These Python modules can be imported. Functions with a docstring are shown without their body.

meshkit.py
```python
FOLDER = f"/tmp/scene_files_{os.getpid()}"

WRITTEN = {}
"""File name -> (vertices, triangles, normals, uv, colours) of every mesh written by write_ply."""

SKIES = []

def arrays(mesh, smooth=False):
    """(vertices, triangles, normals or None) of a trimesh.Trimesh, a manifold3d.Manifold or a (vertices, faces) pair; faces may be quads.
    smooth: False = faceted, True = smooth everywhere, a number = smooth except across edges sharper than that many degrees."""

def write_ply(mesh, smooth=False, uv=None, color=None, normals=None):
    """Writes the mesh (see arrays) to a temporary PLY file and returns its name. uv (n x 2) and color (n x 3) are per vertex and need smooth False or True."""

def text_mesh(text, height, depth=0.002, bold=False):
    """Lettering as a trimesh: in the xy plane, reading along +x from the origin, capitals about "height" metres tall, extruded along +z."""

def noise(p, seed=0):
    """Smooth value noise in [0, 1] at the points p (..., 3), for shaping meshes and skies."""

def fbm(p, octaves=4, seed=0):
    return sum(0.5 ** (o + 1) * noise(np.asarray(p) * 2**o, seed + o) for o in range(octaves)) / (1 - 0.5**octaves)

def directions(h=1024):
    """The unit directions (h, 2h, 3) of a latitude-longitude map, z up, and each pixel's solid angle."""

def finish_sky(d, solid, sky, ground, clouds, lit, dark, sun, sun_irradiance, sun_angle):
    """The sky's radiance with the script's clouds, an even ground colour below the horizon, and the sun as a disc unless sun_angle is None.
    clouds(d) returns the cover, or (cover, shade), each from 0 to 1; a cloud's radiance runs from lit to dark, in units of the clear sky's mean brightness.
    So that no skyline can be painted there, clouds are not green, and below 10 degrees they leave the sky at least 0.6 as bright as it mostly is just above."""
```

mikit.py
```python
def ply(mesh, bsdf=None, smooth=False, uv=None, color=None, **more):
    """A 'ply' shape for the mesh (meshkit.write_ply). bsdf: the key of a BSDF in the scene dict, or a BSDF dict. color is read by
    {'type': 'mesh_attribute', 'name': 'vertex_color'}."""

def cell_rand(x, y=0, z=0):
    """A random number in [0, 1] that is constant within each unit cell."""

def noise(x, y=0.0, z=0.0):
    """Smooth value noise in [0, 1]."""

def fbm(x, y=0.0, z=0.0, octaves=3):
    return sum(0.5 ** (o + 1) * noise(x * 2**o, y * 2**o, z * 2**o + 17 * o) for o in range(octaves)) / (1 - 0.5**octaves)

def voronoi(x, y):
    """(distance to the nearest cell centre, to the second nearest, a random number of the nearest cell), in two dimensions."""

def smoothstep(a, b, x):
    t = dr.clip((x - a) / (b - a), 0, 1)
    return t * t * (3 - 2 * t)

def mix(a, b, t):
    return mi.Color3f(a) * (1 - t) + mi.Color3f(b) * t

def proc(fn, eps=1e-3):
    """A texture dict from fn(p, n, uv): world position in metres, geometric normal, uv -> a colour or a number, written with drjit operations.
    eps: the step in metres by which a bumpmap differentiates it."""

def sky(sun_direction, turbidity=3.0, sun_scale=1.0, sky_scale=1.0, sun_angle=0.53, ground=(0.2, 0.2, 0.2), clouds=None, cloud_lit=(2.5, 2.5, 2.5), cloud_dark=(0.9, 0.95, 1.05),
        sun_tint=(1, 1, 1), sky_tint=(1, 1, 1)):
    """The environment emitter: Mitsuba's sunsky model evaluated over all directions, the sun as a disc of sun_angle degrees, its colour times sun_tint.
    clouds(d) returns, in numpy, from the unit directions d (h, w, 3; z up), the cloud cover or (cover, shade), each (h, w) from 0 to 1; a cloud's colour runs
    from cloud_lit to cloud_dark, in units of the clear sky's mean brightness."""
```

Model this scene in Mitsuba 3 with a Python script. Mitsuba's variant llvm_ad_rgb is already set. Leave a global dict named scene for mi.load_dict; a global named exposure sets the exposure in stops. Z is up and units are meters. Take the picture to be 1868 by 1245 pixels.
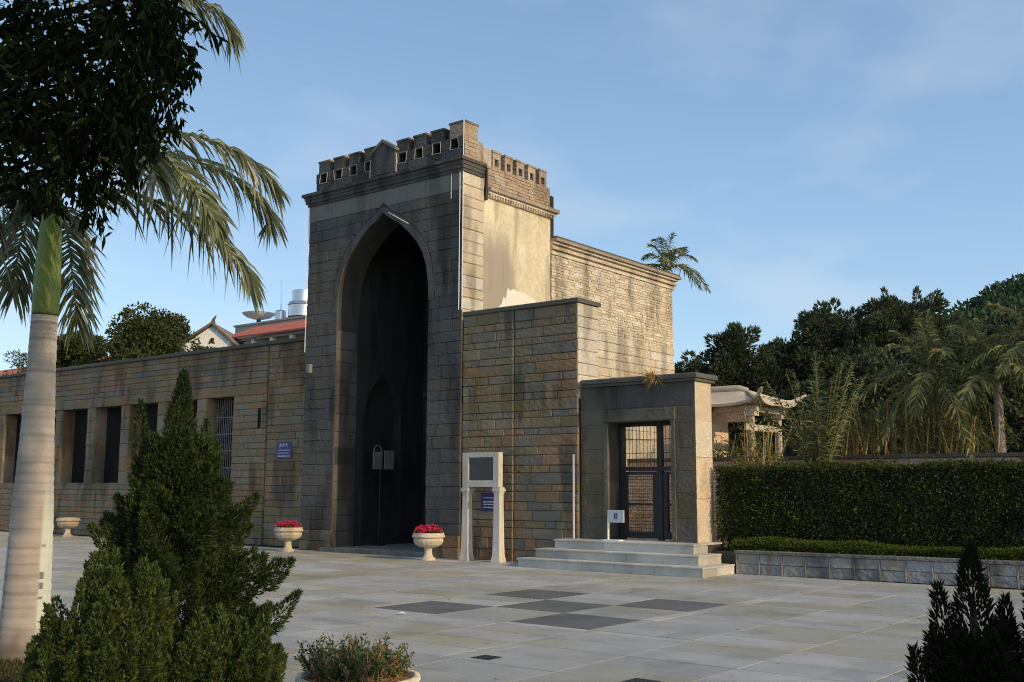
import math, numpy as np, trimesh, mitsuba as mi, drjit as dr, mikit, meshkit
from shapely.geometry import Polygon, box as sbox, MultiPolygon
from mikit import proc, fbm, noise, mix, smoothstep, cell_rand, voronoi
T = mi.ScalarTransform4f
scene, labels = {}, {}

# ---------------------------------------------------------------- camera, sky, exposure
PIT, YAW, ROLL, F = .1391, .90292, .00394, 1926.0
fwd = np.array([-math.cos(YAW) * math.cos(PIT), math.sin(YAW) * math.cos(PIT), math.sin(PIT)])
r0 = np.array([math.sin(YAW), math.cos(YAW), 0.0]); u0 = np.cross(r0, fwd)
upv = u0 * math.cos(ROLL) - r0 * math.sin(ROLL)
eye = np.array([0, 0, 1.9])
scene['camera'] = dict(type='perspective', fov=2 * math.degrees(math.atan(934 / F)), fov_axis='x', near_clip=.05, far_clip=3000.,
                       to_world=T().look_at(origin=eye.tolist(), target=(eye + fwd).tolist(), up=upv.tolist()))
SUN_EL, SUN_AZ = math.radians(22), math.radians(-2.8)
SUN = [math.cos(SUN_EL) * math.cos(SUN_AZ), math.cos(SUN_EL) * math.sin(SUN_AZ), math.sin(SUN_EL)]


def clouds(d):
    x, y, z = d[..., 0], d[..., 1], np.maximum(d[..., 2], .02)
    q = np.stack([x / (z + .25) * 1.3, y / (z + .25) * 1.3, 0 * x], -1)
    a = np.stack([q[..., 0] * 1.1 + q[..., 1] * .7 + 15.9, (q[..., 1] - .5 * q[..., 0]) * 3.2 + 3.7, 0 * x], -1)
    n = meshkit.fbm(a * .9 + 7.3, 4, 3) * .35 + meshkit.fbm(q * 2.6 + 19.0, 5, 8) * .65
    return np.clip((n - .42) * 1.25, .05, .32) * np.clip((d[..., 2] - .02) / .15, 0, 1), np.zeros(n.shape) + .1


scene['sky'] = mikit.sky(SUN, turbidity=3.2, sun_scale=.5, sky_scale=1.36, clouds=clouds, cloud_lit=(1.75, 1.9, 2.0), cloud_dark=(.9, 1.0, 1.15), sun_tint=(1.0, .965, .88), sky_tint=(.95, .99, 1.06))
exposure = 2.15

# ---------------------------------------------------------------- helpers
rng = np.random.default_rng(11)
X, Yv, Z = np.array([1., 0, 0]), np.array([0, 1., 0]), np.array([0, 0, 1.])


def A3(*p): return np.array(p, float)


def fresh(name):
    if name not in scene and name not in labels: return name
    i = fresh.n.get(name, 0)
    while True:
        i += 1; k = '%s_%03d' % (name, i)
        if k not in scene and k not in labels:
            fresh.n[name] = i; return k


fresh.n = {}


def put(name, mesh, mat, smooth=False, uv=None, lab=None, kind=None):
    k = fresh(name)
    if uv is not None and np.ndim(uv) == 1: uv = np.tile(uv, (len(mesh[0] if isinstance(mesh, tuple) else mesh.vertices), 1))
    scene[k] = mikit.ply(mesh, mat, smooth=smooth, uv=uv)
    if lab or kind:
        labels[k] = {**({'label': lab} if lab else {}), **({'kind': kind} if kind else {})}
    return k


def thing(name, label, cat, group=None, kind=None):
    k = fresh(name); labels[k] = dict(label=label, category=cat)
    if group: labels[k]['group'] = group
    if kind: labels[k]['kind'] = kind
    return k


def tag(k, label, cat=None, group=None, kind=None):
    labels[k] = {a: b for a, b in dict(label=label, category=cat, group=group, kind=kind).items() if b}
    return k


class Acc:
    """collects triangles of pieces too many or too small to be parts"""
    def __init__(s): s.v, s.f, s.u, s.n = [], [], [], 0

    def add(s, v, f, uv=None):
        v = np.asarray(v, float); s.v.append(v); s.f.append(np.asarray(f) + s.n); s.n += len(v)
        s.u.append(np.zeros((len(v), 2)) + .5 if uv is None else (np.tile(uv, (len(v), 1)) if np.ndim(uv) == 1 else uv)); return s

    def put(s, name, mat, smooth=False, lab=None, kind=None):
        if not s.v: return None
        return put(name, (np.vstack(s.v), np.vstack(s.f)), mat, smooth, np.vstack(s.u), lab, kind)


def frame(o, u, v=Z):
    o, u, v = (np.array(a, float) for a in (o, u, v)); u /= np.linalg.norm(u)
    return o, u, v, np.cross(u, v)


BQ = np.array([[0, 1, 5, 4], [1, 2, 6, 5], [2, 3, 7, 6], [3, 0, 4, 7], [4, 5, 9, 8], [5, 6, 10, 9], [6, 7, 11, 10], [7, 4, 8, 11], [8, 9, 10, 11]])
BT = np.vstack([BQ[:, [0, 1, 2]], BQ[:, [0, 2, 3]]])
BACK = np.array([[0, 3, 2], [0, 2, 1]])


def block(fr, a, b, c, d, h=0., dep=.05, ch=.01, jit=0., back=False):
    """a stone: chamfered block in the frame, its face at height h, its back at -dep"""
    o, u, v, n = fr
    R = lambda i, w: np.array([[a + i, c + i, w], [b - i, c + i, w], [b - i, d - i, w], [a + i, d - i, w]])
    q = np.vstack([R(0, -dep), R(0, h - ch), R(ch, h)])
    if jit: q[4:] += rng.normal(0, jit, (8, 3)) * [1, 1, .5]
    return o + q[:, :1] * u + q[:, 1:2] * v + q[:, 2:] * n, np.vstack([BT, BACK]) if back else BT


def prism(fr, poly, h0, h1):
    o, u, v, n = fr
    m = trimesh.creation.extrude_polygon(poly, h1 - h0, engine='earcut')
    q = np.array(m.vertices)
    return o + q[:, :1] * u + q[:, 1:2] * v + (q[:, 2:] + h0) * n, np.array(m.faces)


def bx(x0, x1, y0, y1, z0, z1, ch=0.):
    m = trimesh.creation.box([x1 - x0, y1 - y0, z1 - z0]); m.apply_translation([(x0 + x1) / 2, (y0 + y1) / 2, (z0 + z1) / 2])
    return np.array(m.vertices), np.array(m.faces)


def obx(fr, a, b, c, d, w0, w1, ch=.006):
    v, f = block(fr, a, b, c, d, w1, -w0, min(ch, (b - a) / 3, (d - c) / 3, abs(w1 - w0) / 2), back=True)
    return v, f


def tube(pts, rad, sides=8, caps=True):
    p = np.asarray(pts, float); rad = np.broadcast_to(rad, (len(p),)).astype(float)
    t = np.gradient(p, axis=0); t /= np.linalg.norm(t, axis=1, keepdims=True) + 1e-12
    ref = np.array([0, 0, 1.]) if abs(t[0, 2]) < .8 else np.array([1., 0, 0])
    a = np.cross(t, ref); a /= np.linalg.norm(a, axis=1, keepdims=True); b = np.cross(t, a)
    g = np.arange(sides) * 2 * np.pi / sides
    v = p[:, None] + rad[:, None, None] * (np.cos(g)[None, :, None] * a[:, None] + np.sin(g)[None, :, None] * b[:, None])
    i, j = np.meshgrid(np.arange(len(p) - 1), np.arange(sides), indexing='ij'); k = (j + 1) % sides
    q = np.stack([i * sides + j, i * sides + k, (i + 1) * sides + k, (i + 1) * sides + j], -1).reshape(-1, 4)
    f = np.vstack([q[:, [0, 2, 1]], q[:, [0, 3, 2]]]); v = v.reshape(-1, 3)
    if caps:
        n = len(v); v = np.vstack([v, p[:1], p[-1:]]); r = np.arange(sides); s = (r + 1) % sides; e = (len(p) - 1) * sides
        f = np.vstack([f, np.stack([r * 0 + n, r, s], 1), np.stack([r * 0 + n + 1, e + s, e + r], 1)])
    return v, f


def lathe(prof, c, sides=32, wob=None):
    prof = np.array(prof, float); g = np.arange(sides) * 2 * np.pi / sides
    r = np.repeat(prof[:, :1], sides, 1)
    if wob is not None: r = r * (1 + wob[:, None] * np.abs(np.sin(g * 9))[None])
    v = np.stack([c[0] + r * np.cos(g), c[1] + r * np.sin(g), c[2] + np.repeat(prof[:, 1:], sides, 1)], -1).reshape(-1, 3)
    i, j = np.meshgrid(np.arange(len(prof) - 1), np.arange(sides), indexing='ij'); k = (j + 1) % sides
    q = np.stack([i * sides + j, i * sides + k, (i + 1) * sides + k, (i + 1) * sides + j], -1).reshape(-1, 4)
    return v, np.vstack([q[:, [0, 1, 2]], q[:, [0, 2, 3]]])


def unit(a): return a / (np.linalg.norm(a, axis=-1, keepdims=True) + 1e-9)


def cat(ms):
    a = Acc()
    for m in ms: a.add(m[0], m[1])
    return np.vstack(a.v), np.vstack(a.f)


def widths(u0, u1, lr, off=0.):
    e = [u0]
    while True:
        w = rng.uniform(*lr) * (1 - off if len(e) == 1 else 1)
        if e[-1] + w > u1 - lr[0] * .6: break
        e.append(e[-1] + w)
    return e + [u1]


def courses(hold, fr, u0, u1, vs, lr, mat, rel=(0, .016), joint=.012, ch=.016, name='stone', cut=None, acc=None, tone=(0, 1), jit=.002, kind2=None):
    """one masonry field: every stone its own entry under its holder (or gathered in acc)"""
    for k in range(len(vs) - 1):
        L = lr if not kind2 or k % 2 == 0 else kind2
        e = widths(u0, u1, L, rng.uniform(.1, .6))
        for a, b in zip(e[:-1], e[1:]):
            h = rng.uniform(*rel); uv = [rng.uniform(*tone), rng.random()]
            a2, b2, c2, d2 = a + joint / 2, b - joint / 2, vs[k] + joint / 2, vs[k + 1] - joint / 2
            ms = []
            if cut is not None:
                r = sbox(a2, c2, b2, d2)
                if cut.intersects(r):
                    g = r.difference(cut)
                    for p in getattr(g, 'geoms', [g]):
                        if p.area > .012: ms.append(prism(fr, p, -.05, h))
                else: ms.append(block(fr, a2, b2, c2, d2, h, .05, ch, jit))
            else: ms.append(block(fr, a2, b2, c2, d2, h, .05, ch, jit))
            for m in ms:
                if acc is not None: acc.add(*m, uv)
                else: put(hold + '__' + name, m, mat, uv=uv)


def rows(z0, z1, h, var=.12):
    n = max(1, round((z1 - z0) / h)); e = z0 + (z1 - z0) * np.arange(n + 1) / n
    e[1:-1] += rng.uniform(-var, var, n - 1) * h; return e


# ---------------------------------------------------------------- materials
def bsdf(key, fn, rough=.8, spec=.3, bump=None, bscale=.01, **kw):
    b = dict(type='principled', base_color=proc(fn) if callable(fn) else dict(type='rgb', value=list(fn)), roughness=proc(rough) if callable(rough) else rough, specular=spec, **kw)
    if bump: b = dict(type='bumpmap', arbitrary=proc(bump, eps=.004), scale=bscale, bsdf=b)
    scene[key] = dict(type='twosided', bsdf=b)
    return key


def stone(key, c1, c2, c3, rough=.85, stain=.55, moss=None, mossn=.5, grain=.45, spec=.25, streak=2.6, bump=True):
    def fn(p, n, uv):
        r, r2 = uv.x, uv.y
        g = fbm(p.x * 23 + r * 31, p.y * 23, p.z * 23 + r2 * 17, 3)
        m = fbm(p.x * 1.7 + r * 9, p.y * 1.7, p.z * 2.6 + r2 * 5, 3)
        s = fbm(p.x * streak, p.y * streak, p.z * .45, 3)
        big = fbm(p.x * .45 + 2, p.y * .45, p.z * .5, 3)
        c = mix(mix(c1, c2, .5 + (r - .5) * .95), c3, .95 * smoothstep(.38, .72, m * .35 + r2 * .35 + big * .35))
        c = c * (1 - grain / 2 + grain * g)
        c = c * (1 - stain * smoothstep(.47, .66, s * .75 + big * .25)) * (.9 + .2 * smoothstep(.3, .7, big))
        if moss is not None: c = mix(c, moss, mossn * smoothstep(.52, .68, fbm(p.x * .8 + 5, p.y * .8, p.z * 1.1, 3) * .7 + r2 * .3))
        return c
    return bsdf(key, fn, rough, spec, (lambda p, n, uv: fbm(p.x * 13 + uv.x * 40, p.y * 13, p.z * 13 + uv.y * 40, 3)) if bump else None, .012)


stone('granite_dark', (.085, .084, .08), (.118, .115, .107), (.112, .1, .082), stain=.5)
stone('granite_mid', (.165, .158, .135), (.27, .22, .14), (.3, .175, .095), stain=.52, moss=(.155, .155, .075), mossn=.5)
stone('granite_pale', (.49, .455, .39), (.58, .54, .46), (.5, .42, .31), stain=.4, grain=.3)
stone('granite_band', (.16, .158, .148), (.2, .195, .18), (.18, .168, .145), stain=.3, grain=.3)
stone('brick_warm', (.56, .5, .41), (.68, .62, .52), (.5, .41, .29), stain=.42, grain=.35)
stone('brick_grey', (.3, .26, .21), (.44, .37, .29), (.36, .27, .19), stain=.35, grain=.5)
stone('lattice_brick', (.46, .3, .22), (.6, .43, .33), (.54, .47, .4), stain=.2)
stone('mortar', (.055, .053, .047), (.055, .053, .047), (.065, .06, .05), stain=.3, bump=False)
stone('mortar_pale', (.46, .41, .33), (.46, .41, .33), (.38, .33, .26), stain=.3, bump=False)
stone('shaded_porch_stone', (.034, .034, .033), (.05, .048, .046), (.044, .04, .036), stain=.4)  # porch stone colour darkened to carry the shade inside the arch
stone('portico_stone', (.1, .098, .083), (.155, .135, .098), (.145, .1, .062), stain=.5, moss=(.085, .085, .05), mossn=.6, grain=.35)
stone('pale_stone', (.5, .43, .33), (.58, .51, .4), (.54, .42, .3), stain=.2, grain=.22)
stone('marble', (.54, .515, .46), (.63, .6, .54), (.46, .435, .38), rough=.45, stain=.25, grain=.2, spec=.5, streak=1.5, bump=False)
stone('planter_stone', (.24, .24, .235), (.36, .355, .34), (.3, .25, .2), stain=.5, grain=.4)
stone('urn_stone', (.6, .52, .4), (.62, .54, .42), (.55, .44, .32), stain=.35, grain=.25)
stone('board_stone', (.6, .56, .48), (.64, .6, .52), (.55, .48, .38), stain=.25, grain=.15, bump=False)


def pave(c1, c2, st=.68):
    def fn(p, n, uv):
        m = fbm(p.x * .55 + 3, p.y * .55, 0, 4); w = fbm(p.x * 2.3, p.y * 2.3, 4, 3); g = noise(p.x * 90, p.y * 90, 0)
        c = mix(c1, c2, uv.x) * (.86 + .28 * w) * (.93 + .14 * g)
        c = mix(c, mi.Color3f(.28, .26, .165), st * smoothstep(.4, .66, m * .7 + uv.y * .3))
        return c * (1 - .16 * smoothstep(.6, .75, fbm(p.x * 1.4 + 9, p.y * 1.4, 2, 4)))
    return fn


prough = lambda p, n, uv: .42 + .3 * fbm(p.x * 1.1, p.y * 1.1, 0, 3) + .1 * uv.x
bsdf('paving', pave((.285, .29, .275), (.36, .362, .35)), prough, .5)
bsdf('paving_dark', pave((.105, .108, .108), (.13, .13, .127), .06), prough, .5)
bsdf('joint', (.075, .07, .055), .9)
bsdf('soil', lambda p, n, uv: mix((.1, .075, .05), (.17, .13, .085), fbm(p.x * 3, p.y * 3, p.z * 3, 4)), .95)
bsdf('ground_earth', lambda p, n, uv: mix((.13, .12, .08), (.2, .18, .12), fbm(p.x * .2, p.y * .2, 0, 4)), .95)


def plaster_fn(p, n, uv):
    s = fbm(p.y * .9 + 2, p.z * .55, p.x, 4); v = fbm(p.y * 3.2, p.z * .35, 3, 3); g = fbm(p.y * 14, p.z * 14, 0, 3)
    c = mix((.54, .47, .33), (.74, .67, .5), smoothstep(.3, .7, s)) * (.8 + .4 * g)
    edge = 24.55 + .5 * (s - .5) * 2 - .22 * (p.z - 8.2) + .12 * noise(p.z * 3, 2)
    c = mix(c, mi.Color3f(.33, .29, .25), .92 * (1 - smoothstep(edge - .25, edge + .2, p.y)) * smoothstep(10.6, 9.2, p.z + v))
    return mix(c, mi.Color3f(.3, .26, .2), .5 * smoothstep(.58, .72, v))


bsdf('plaster', plaster_fn, .9, .2, lambda p, n, uv: fbm(p.y * 7, p.z * 7, 0, 3), .012)
bsdf('white_plaster', lambda p, n, uv: mix((.72, .68, .6), (.8, .77, .7), fbm(p.x * 4, p.y * 4, p.z * 4, 3)), .9)
bsdf('house_white', lambda p, n, uv: mix((.74, .73, .7), (.82, .81, .79), fbm(p.x, p.y, p.z, 3)), .9)
bsdf('house_grey', lambda p, n, uv: mix((.3, .29, .28), (.4, .39, .37), fbm(p.x * .7, p.y * .7, p.z * .7, 3)), .9)
bsdf('house_pink', lambda p, n, uv: mix((.6, .45, .34), (.68, .54, .42), fbm(p.x * 1.2, p.y, p.z * 1.2, 3)), .9)
bsdf('red_tile', lambda p, n, uv: mix((.3, .085, .06), (.42, .15, .1), fbm(p.x * 1.2, p.y * 1.2, p.z * 5, 3)), .8)
bsdf('grey_tile', lambda p, n, uv: mix((.1, .09, .08), (.2, .17, .14), fbm(p.x * 2, p.y * 2, p.z * 2, 3)), .85)
bsdf('pavilion_stone', lambda p, n, uv: mix((.42, .37, .3), (.56, .5, .42), fbm(p.x * 3, p.y * 3, p.z * 3, 3)), .8)
bsdf('steel', (.62, .63, .65), .3, .5, metallic=.9)
bsdf('dish_white', (.75, .75, .74), .5)
bsdf('iron', lambda p, n, uv: mix((.018, .018, .019), (.04, .032, .026), fbm(p.x * 9, p.y * 9, p.z * 9, 3)), .55, .4)
bsdf('grille_iron', (.3, .29, .27), .5, .4)
bsdf('dark_glass', lambda p, n, uv: mix((.03, .032, .034), (.05, .05, .05), fbm(p.x * 2, p.y * 2, p.z * 2, 3)), .25, .5)
bsdf('window_dark', lambda p, n, uv: mix((.012, .012, .011), (.028, .028, .024), fbm(p.x * 1.4, p.y * 1.4, p.z * .7, 3)), .9, .05)
bsdf('led_white', (.8, .82, .82), .35, .5)
bsdf('led_dim', (.5, .51, .5), .5, .3)
bsdf('notice_grey', lambda p, n, uv: mix((.16, .16, .155), (.26, .255, .24), fbm(p.y * 3, p.z * 5, 0, 3)), .6, .3)
bsdf('grey_paint', (.52, .53, .54), .5, .4)
bsdf('white_paint', (.78, .77, .74), .45, .4)
bsdf('blue_sign', lambda p, n, uv: mix((.022, .02, .13), (.035, .03, .17), fbm(p.x * 4, p.y * 4, p.z * 4, 2)), .4, .5)
bsdf('sign_white', (.6, .6, .66), .5)
bsdf('paper', (.85, .85, .84), .8)
bsdf('cap_stone', lambda p, n, uv: mix((.07, .07, .058), (.13, .125, .1), fbm(p.x * 2, p.y * 2, p.z * 2, 4)), .9)


def trunk_fn(p, n, uv):
    ring = fbm(p.z * 22, 3, 0, 2); a = fbm(p.x * 7, p.y * 7, p.z * 1.4, 3); g = fbm(p.x * 40, p.y * 40, p.z * 60, 2)
    line = smoothstep(.55, .9, noise(p.z * 34, 2.5 + p.x * .7, 1)) * (.35 + .65 * a)
    c = mix((.34, .295, .255), (.48, .43, .375), a) * (.86 + .28 * ring) * (.9 + .2 * g) * (1 - .42 * line)
    side = (p.x + 11.71) * .6 + (p.y - 6.12) * .9
    wh = smoothstep(.125, .17, side) * smoothstep(2.2, 1.3, p.z) * smoothstep(.15, .45, p.z)
    c = mix(c, mi.Color3f(.62, .66, .56), .8 * wh)
    mark = smoothstep(.66, .7, noise(p.z * 16, p.x * 26 + 3, 1)) * wh * smoothstep(1.35, 1.2, p.z) * smoothstep(.06, .03, dr.abs(side - .15))
    c = mix(c, mi.Color3f(.1, .1, .1), .85 * mark)
    c = mix(c, mi.Color3f(.12, .1, .075), .75 * smoothstep(.42, .1, p.z + .35 * (a - .5)))
    band = smoothstep(.985, .995, dr.cos((p.z - 3.8) * 45)) * smoothstep(3.52, 3.6, p.z)
    return mix(c, mi.Color3f(.74, .7, .6), .8 * band)


bsdf('palm_trunk', trunk_fn, .85, .2)
bsdf('crownshaft', lambda p, n, uv: mix((.11, .18, .025), (.2, .265, .055), fbm(p.x * 6, p.y * 6, p.z * .9, 3)) * (.75 + .4 * smoothstep(3.8, 4.6, p.z)), .45, .4)
bsdf('bark', lambda p, n, uv: mix((.05, .04, .03), (.14, .11, .085), fbm(p.x * 6, p.y * 6, p.z * 2, 3)), .95)
bsdf('pale_bark', lambda p, n, uv: mix((.3, .24, .19), (.46, .4, .34), fbm(p.x * 5, p.y * 5, p.z * 14, 3)), .9)


def leafm(key, a, b, c, trans=.5, rough=.5):
    """uv.x: the leaf's own tone; uv.y: its age or kind"""
    fn = lambda p, n, uv: mix(mix(a, b, uv.x), c, smoothstep(.72, .98, uv.y))
    scene[key] = dict(type='principledthin', base_color=proc(fn), roughness=rough, diff_trans=trans, spec_trans=0., eta=1.35, sheen=0., flatness=0.)
    return key


leafm('cypress_leaf', (.014, .024, .01), (.07, .1, .034), (.1, .12, .04), .4, .6)
leafm('bush_leaf', (.024, .042, .013), (.1, .136, .042), (.17, .19, .06), .5, .6)
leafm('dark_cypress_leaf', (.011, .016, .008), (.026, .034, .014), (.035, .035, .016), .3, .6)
leafm('broad_leaf', (.008, .013, .006), (.022, .033, .012), (.045, .065, .018), .35, .5)
leafm('palm_leaf', (.11, .135, .07), (.35, .38, .25), (.55, .5, .4), .6, .35)
leafm('far_palm_leaf', (.11, .125, .06), (.27, .285, .13), (.45, .38, .18), .5, .5)
leafm('tree_leaf', (.03, .046, .028), (.125, .155, .085), (.19, .2, .1), .55, .6)
leafm('tree_leaf_left', (.04, .055, .022), (.11, .135, .055), (.1, .1, .04), .5, .6)
leafm('hill_leaf', (.035, .065, .036), (.095, .145, .075), (.1, .13, .065), .5, .7)
leafm('hedge_leaf', (.034, .045, .014), (.115, .14, .042), (.2, .2, .07), .5, .35)
leafm('cover_leaf', (.05, .075, .014), (.12, .15, .03), (.16, .18, .045), .5, .5)
leafm('bamboo_leaf', (.1, .11, .035), (.26, .26, .08), (.42, .28, .11), .5, .6)
leafm('dry_leaf', (.25, .14, .06), (.42, .26, .12), (.5, .36, .18), .4, .8)
leafm('small_leaf', (.045, .07, .022), (.14, .18, .075), (.3, .2, .13), .5, .6)
leafm('grass_blade', (.03, .04, .01), (.07, .085, .02), (.14, .1, .05), .4, .6)
leafm('pink_petal', (.55, .03, .08), (.72, .06, .16), (.7, .35, .45), .4, .5)
bsdf('culm', lambda p, n, uv: mix((.42, .24, .1), (.62, .44, .2), uv.x), .6)
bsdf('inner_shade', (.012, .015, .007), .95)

# ---------------------------------------------------------------- the setting
def sheet(x0, x1, y0, y1, z, n=1):
    return A3([x0, y0, z], [x1, y0, z], [x1, y1, z], [x0, y1, z]), np.array([[0, 1, 2], [0, 2, 3]])


tag(put('ground', sheet(-900, 900, -600, 1400, -.06), 'ground_earth'), 'flat earth ground under and beyond the square', kind='structure')
tag(put('plaza', sheet(-60, 14, -8, 23.4, -.016), 'joint'), 'wide granite paved square in front of the gate', kind='structure')
fp = frame((0, 0, 0), X, Yv)


def edges(c, lo, hi):  # three slabs of 1.4 m, then a strip of 0.22 m
    e, k = [], -40
    while k < 40:
        b = c + k * 4.42
        for q in (0, 1.4, 2.8, 4.2): e.append((b + q, q == 4.2))
        k += 1
    return [(a, s) for a, s in e if lo <= a <= hi]


def pix(p):
    q = np.asarray(p, float) - eye; w = q @ fwd
    rr = r0 * math.cos(ROLL) + u0 * math.sin(ROLL)
    return (934 + F * (q @ rr) / w, 622 - F * (q @ upv) / w, w) if w > .3 else (-9999, 0, w)


dark_at = {(-10.45, 14.4), (-9.05, 13.0), (-11.85, 13.0), (-9.05, 15.8), (-11.85, 15.8)}
cells = []
ex, ey = edges(-12.55 - .0, -56, 12), edges(12.3, 1, 22.9)
for (xa, s1), (xb, _) in zip(ex[:-1], ex[1:]):
    for (ya, s2), (yb, _) in zip(ey[:-1], ey[1:]):
        c = ((xa + xb) / 2, (ya + yb) / 2); px, py, dd = pix((c[0], c[1], 0))
        dk = any(abs(c[0] - q[0]) < .3 and abs(c[1] - q[1]) < .3 for q in dark_at)
        seen = -60 < px < 1930 and 930 < py < 1290
        ym = (ya + yb) / 2
        for yy0, yy1 in ([(ya, yb)] if dk or s2 or s1 else [(ya, ym), (ym, yb)]): cells.append(((0 if dk else dd) if seen else dd + 1000, xa, xb, yy0, yy1, dk))
cells.sort(); acc = Acc()
for i, (_, xa, xb, ya, yb, dk) in enumerate(cells):
    m = block(fp, xa + .008, xb - .008, ya + .008, yb - .008, rng.uniform(-.003, .0015), .012, .005)
    uv = [rng.random(), rng.random()]
    if i < 295: put('plaza__slab', m, 'paving_dark' if dk else 'paving', uv=uv)
    else: acc.add(*m, uv)
acc.put('plaza__slab_field', 'paving', kind='stuff')

# raised garden ground behind the garden wall, and the bed of the planter
tv = []
gx, gy = np.linspace(-70, 60, 66), np.concatenate([[31.15], np.linspace(32, 110, 40)])
GX, GY = np.meshgrid(gx, gy, indexing='ij')
GZ = 2.45 + .03 * np.maximum(GY - 40, 0) + .25 * (meshkit.fbm(np.stack([GX * .15, GY * .15, 0 * GX], -1)) - .5) * np.clip((GY - 31.2) / 2, 0, 1)
tv = np.stack([GX, GY, GZ], -1).reshape(-1, 3); ii, jj = np.meshgrid(np.arange(len(gx) - 1), np.arange(len(gy) - 1), indexing='ij'); w_ = len(gy)
tq = np.stack([ii * w_ + jj, (ii + 1) * w_ + jj, (ii + 1) * w_ + jj + 1, ii * w_ + jj + 1], -1).reshape(-1, 4)
sel = tv[tq][:, :, 0].max(1) > -24.5
tag(put('garden_terrace', (tv, tq[sel]), 'soil', True), 'raised garden ground behind the brick garden wall', kind='structure')
RV = A3(.785, .62, 0)   # across the view, in the plan
UC = A3(math.cos(.05), math.sin(.05), 0); fc = frame((-11.21, 22.46, 0), UC)
NC = -fc[3]
tag(put('planting_bed', prism(frame(fc[0] + NC * .2, UC, NC), sbox(-.9, 0, 16, 9.3), .0, .47), 'soil'), 'soil bed behind the low planter wall', kind='structure')
# the wooded hill at the far right
hx, hy = np.meshgrid(np.linspace(-80, 40, 90), np.linspace(85, 260, 80), indexing='ij')
hz = 2 + 30 * np.exp(-((np.abs(hx + 22) / 32) ** 4 + ((hy - 168) / 45) ** 2)) + 4 * meshkit.fbm(np.stack([hx * .03, hy * .03, 0 * hx], -1)) - 4
hv = np.stack([hx, hy, hz], -1).reshape(-1, 3); ii, jj = np.meshgrid(np.arange(89), np.arange(79), indexing='ij')
hq = np.stack([ii * 80 + jj, (ii + 1) * 80 + jj, (ii + 1) * 80 + jj + 1, ii * 80 + jj + 1], -1).reshape(-1, 4)
tag(put('hill', (hv, hq), 'ground_earth', True), 'low wooded hill rising at the far right', kind='structure')

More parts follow.
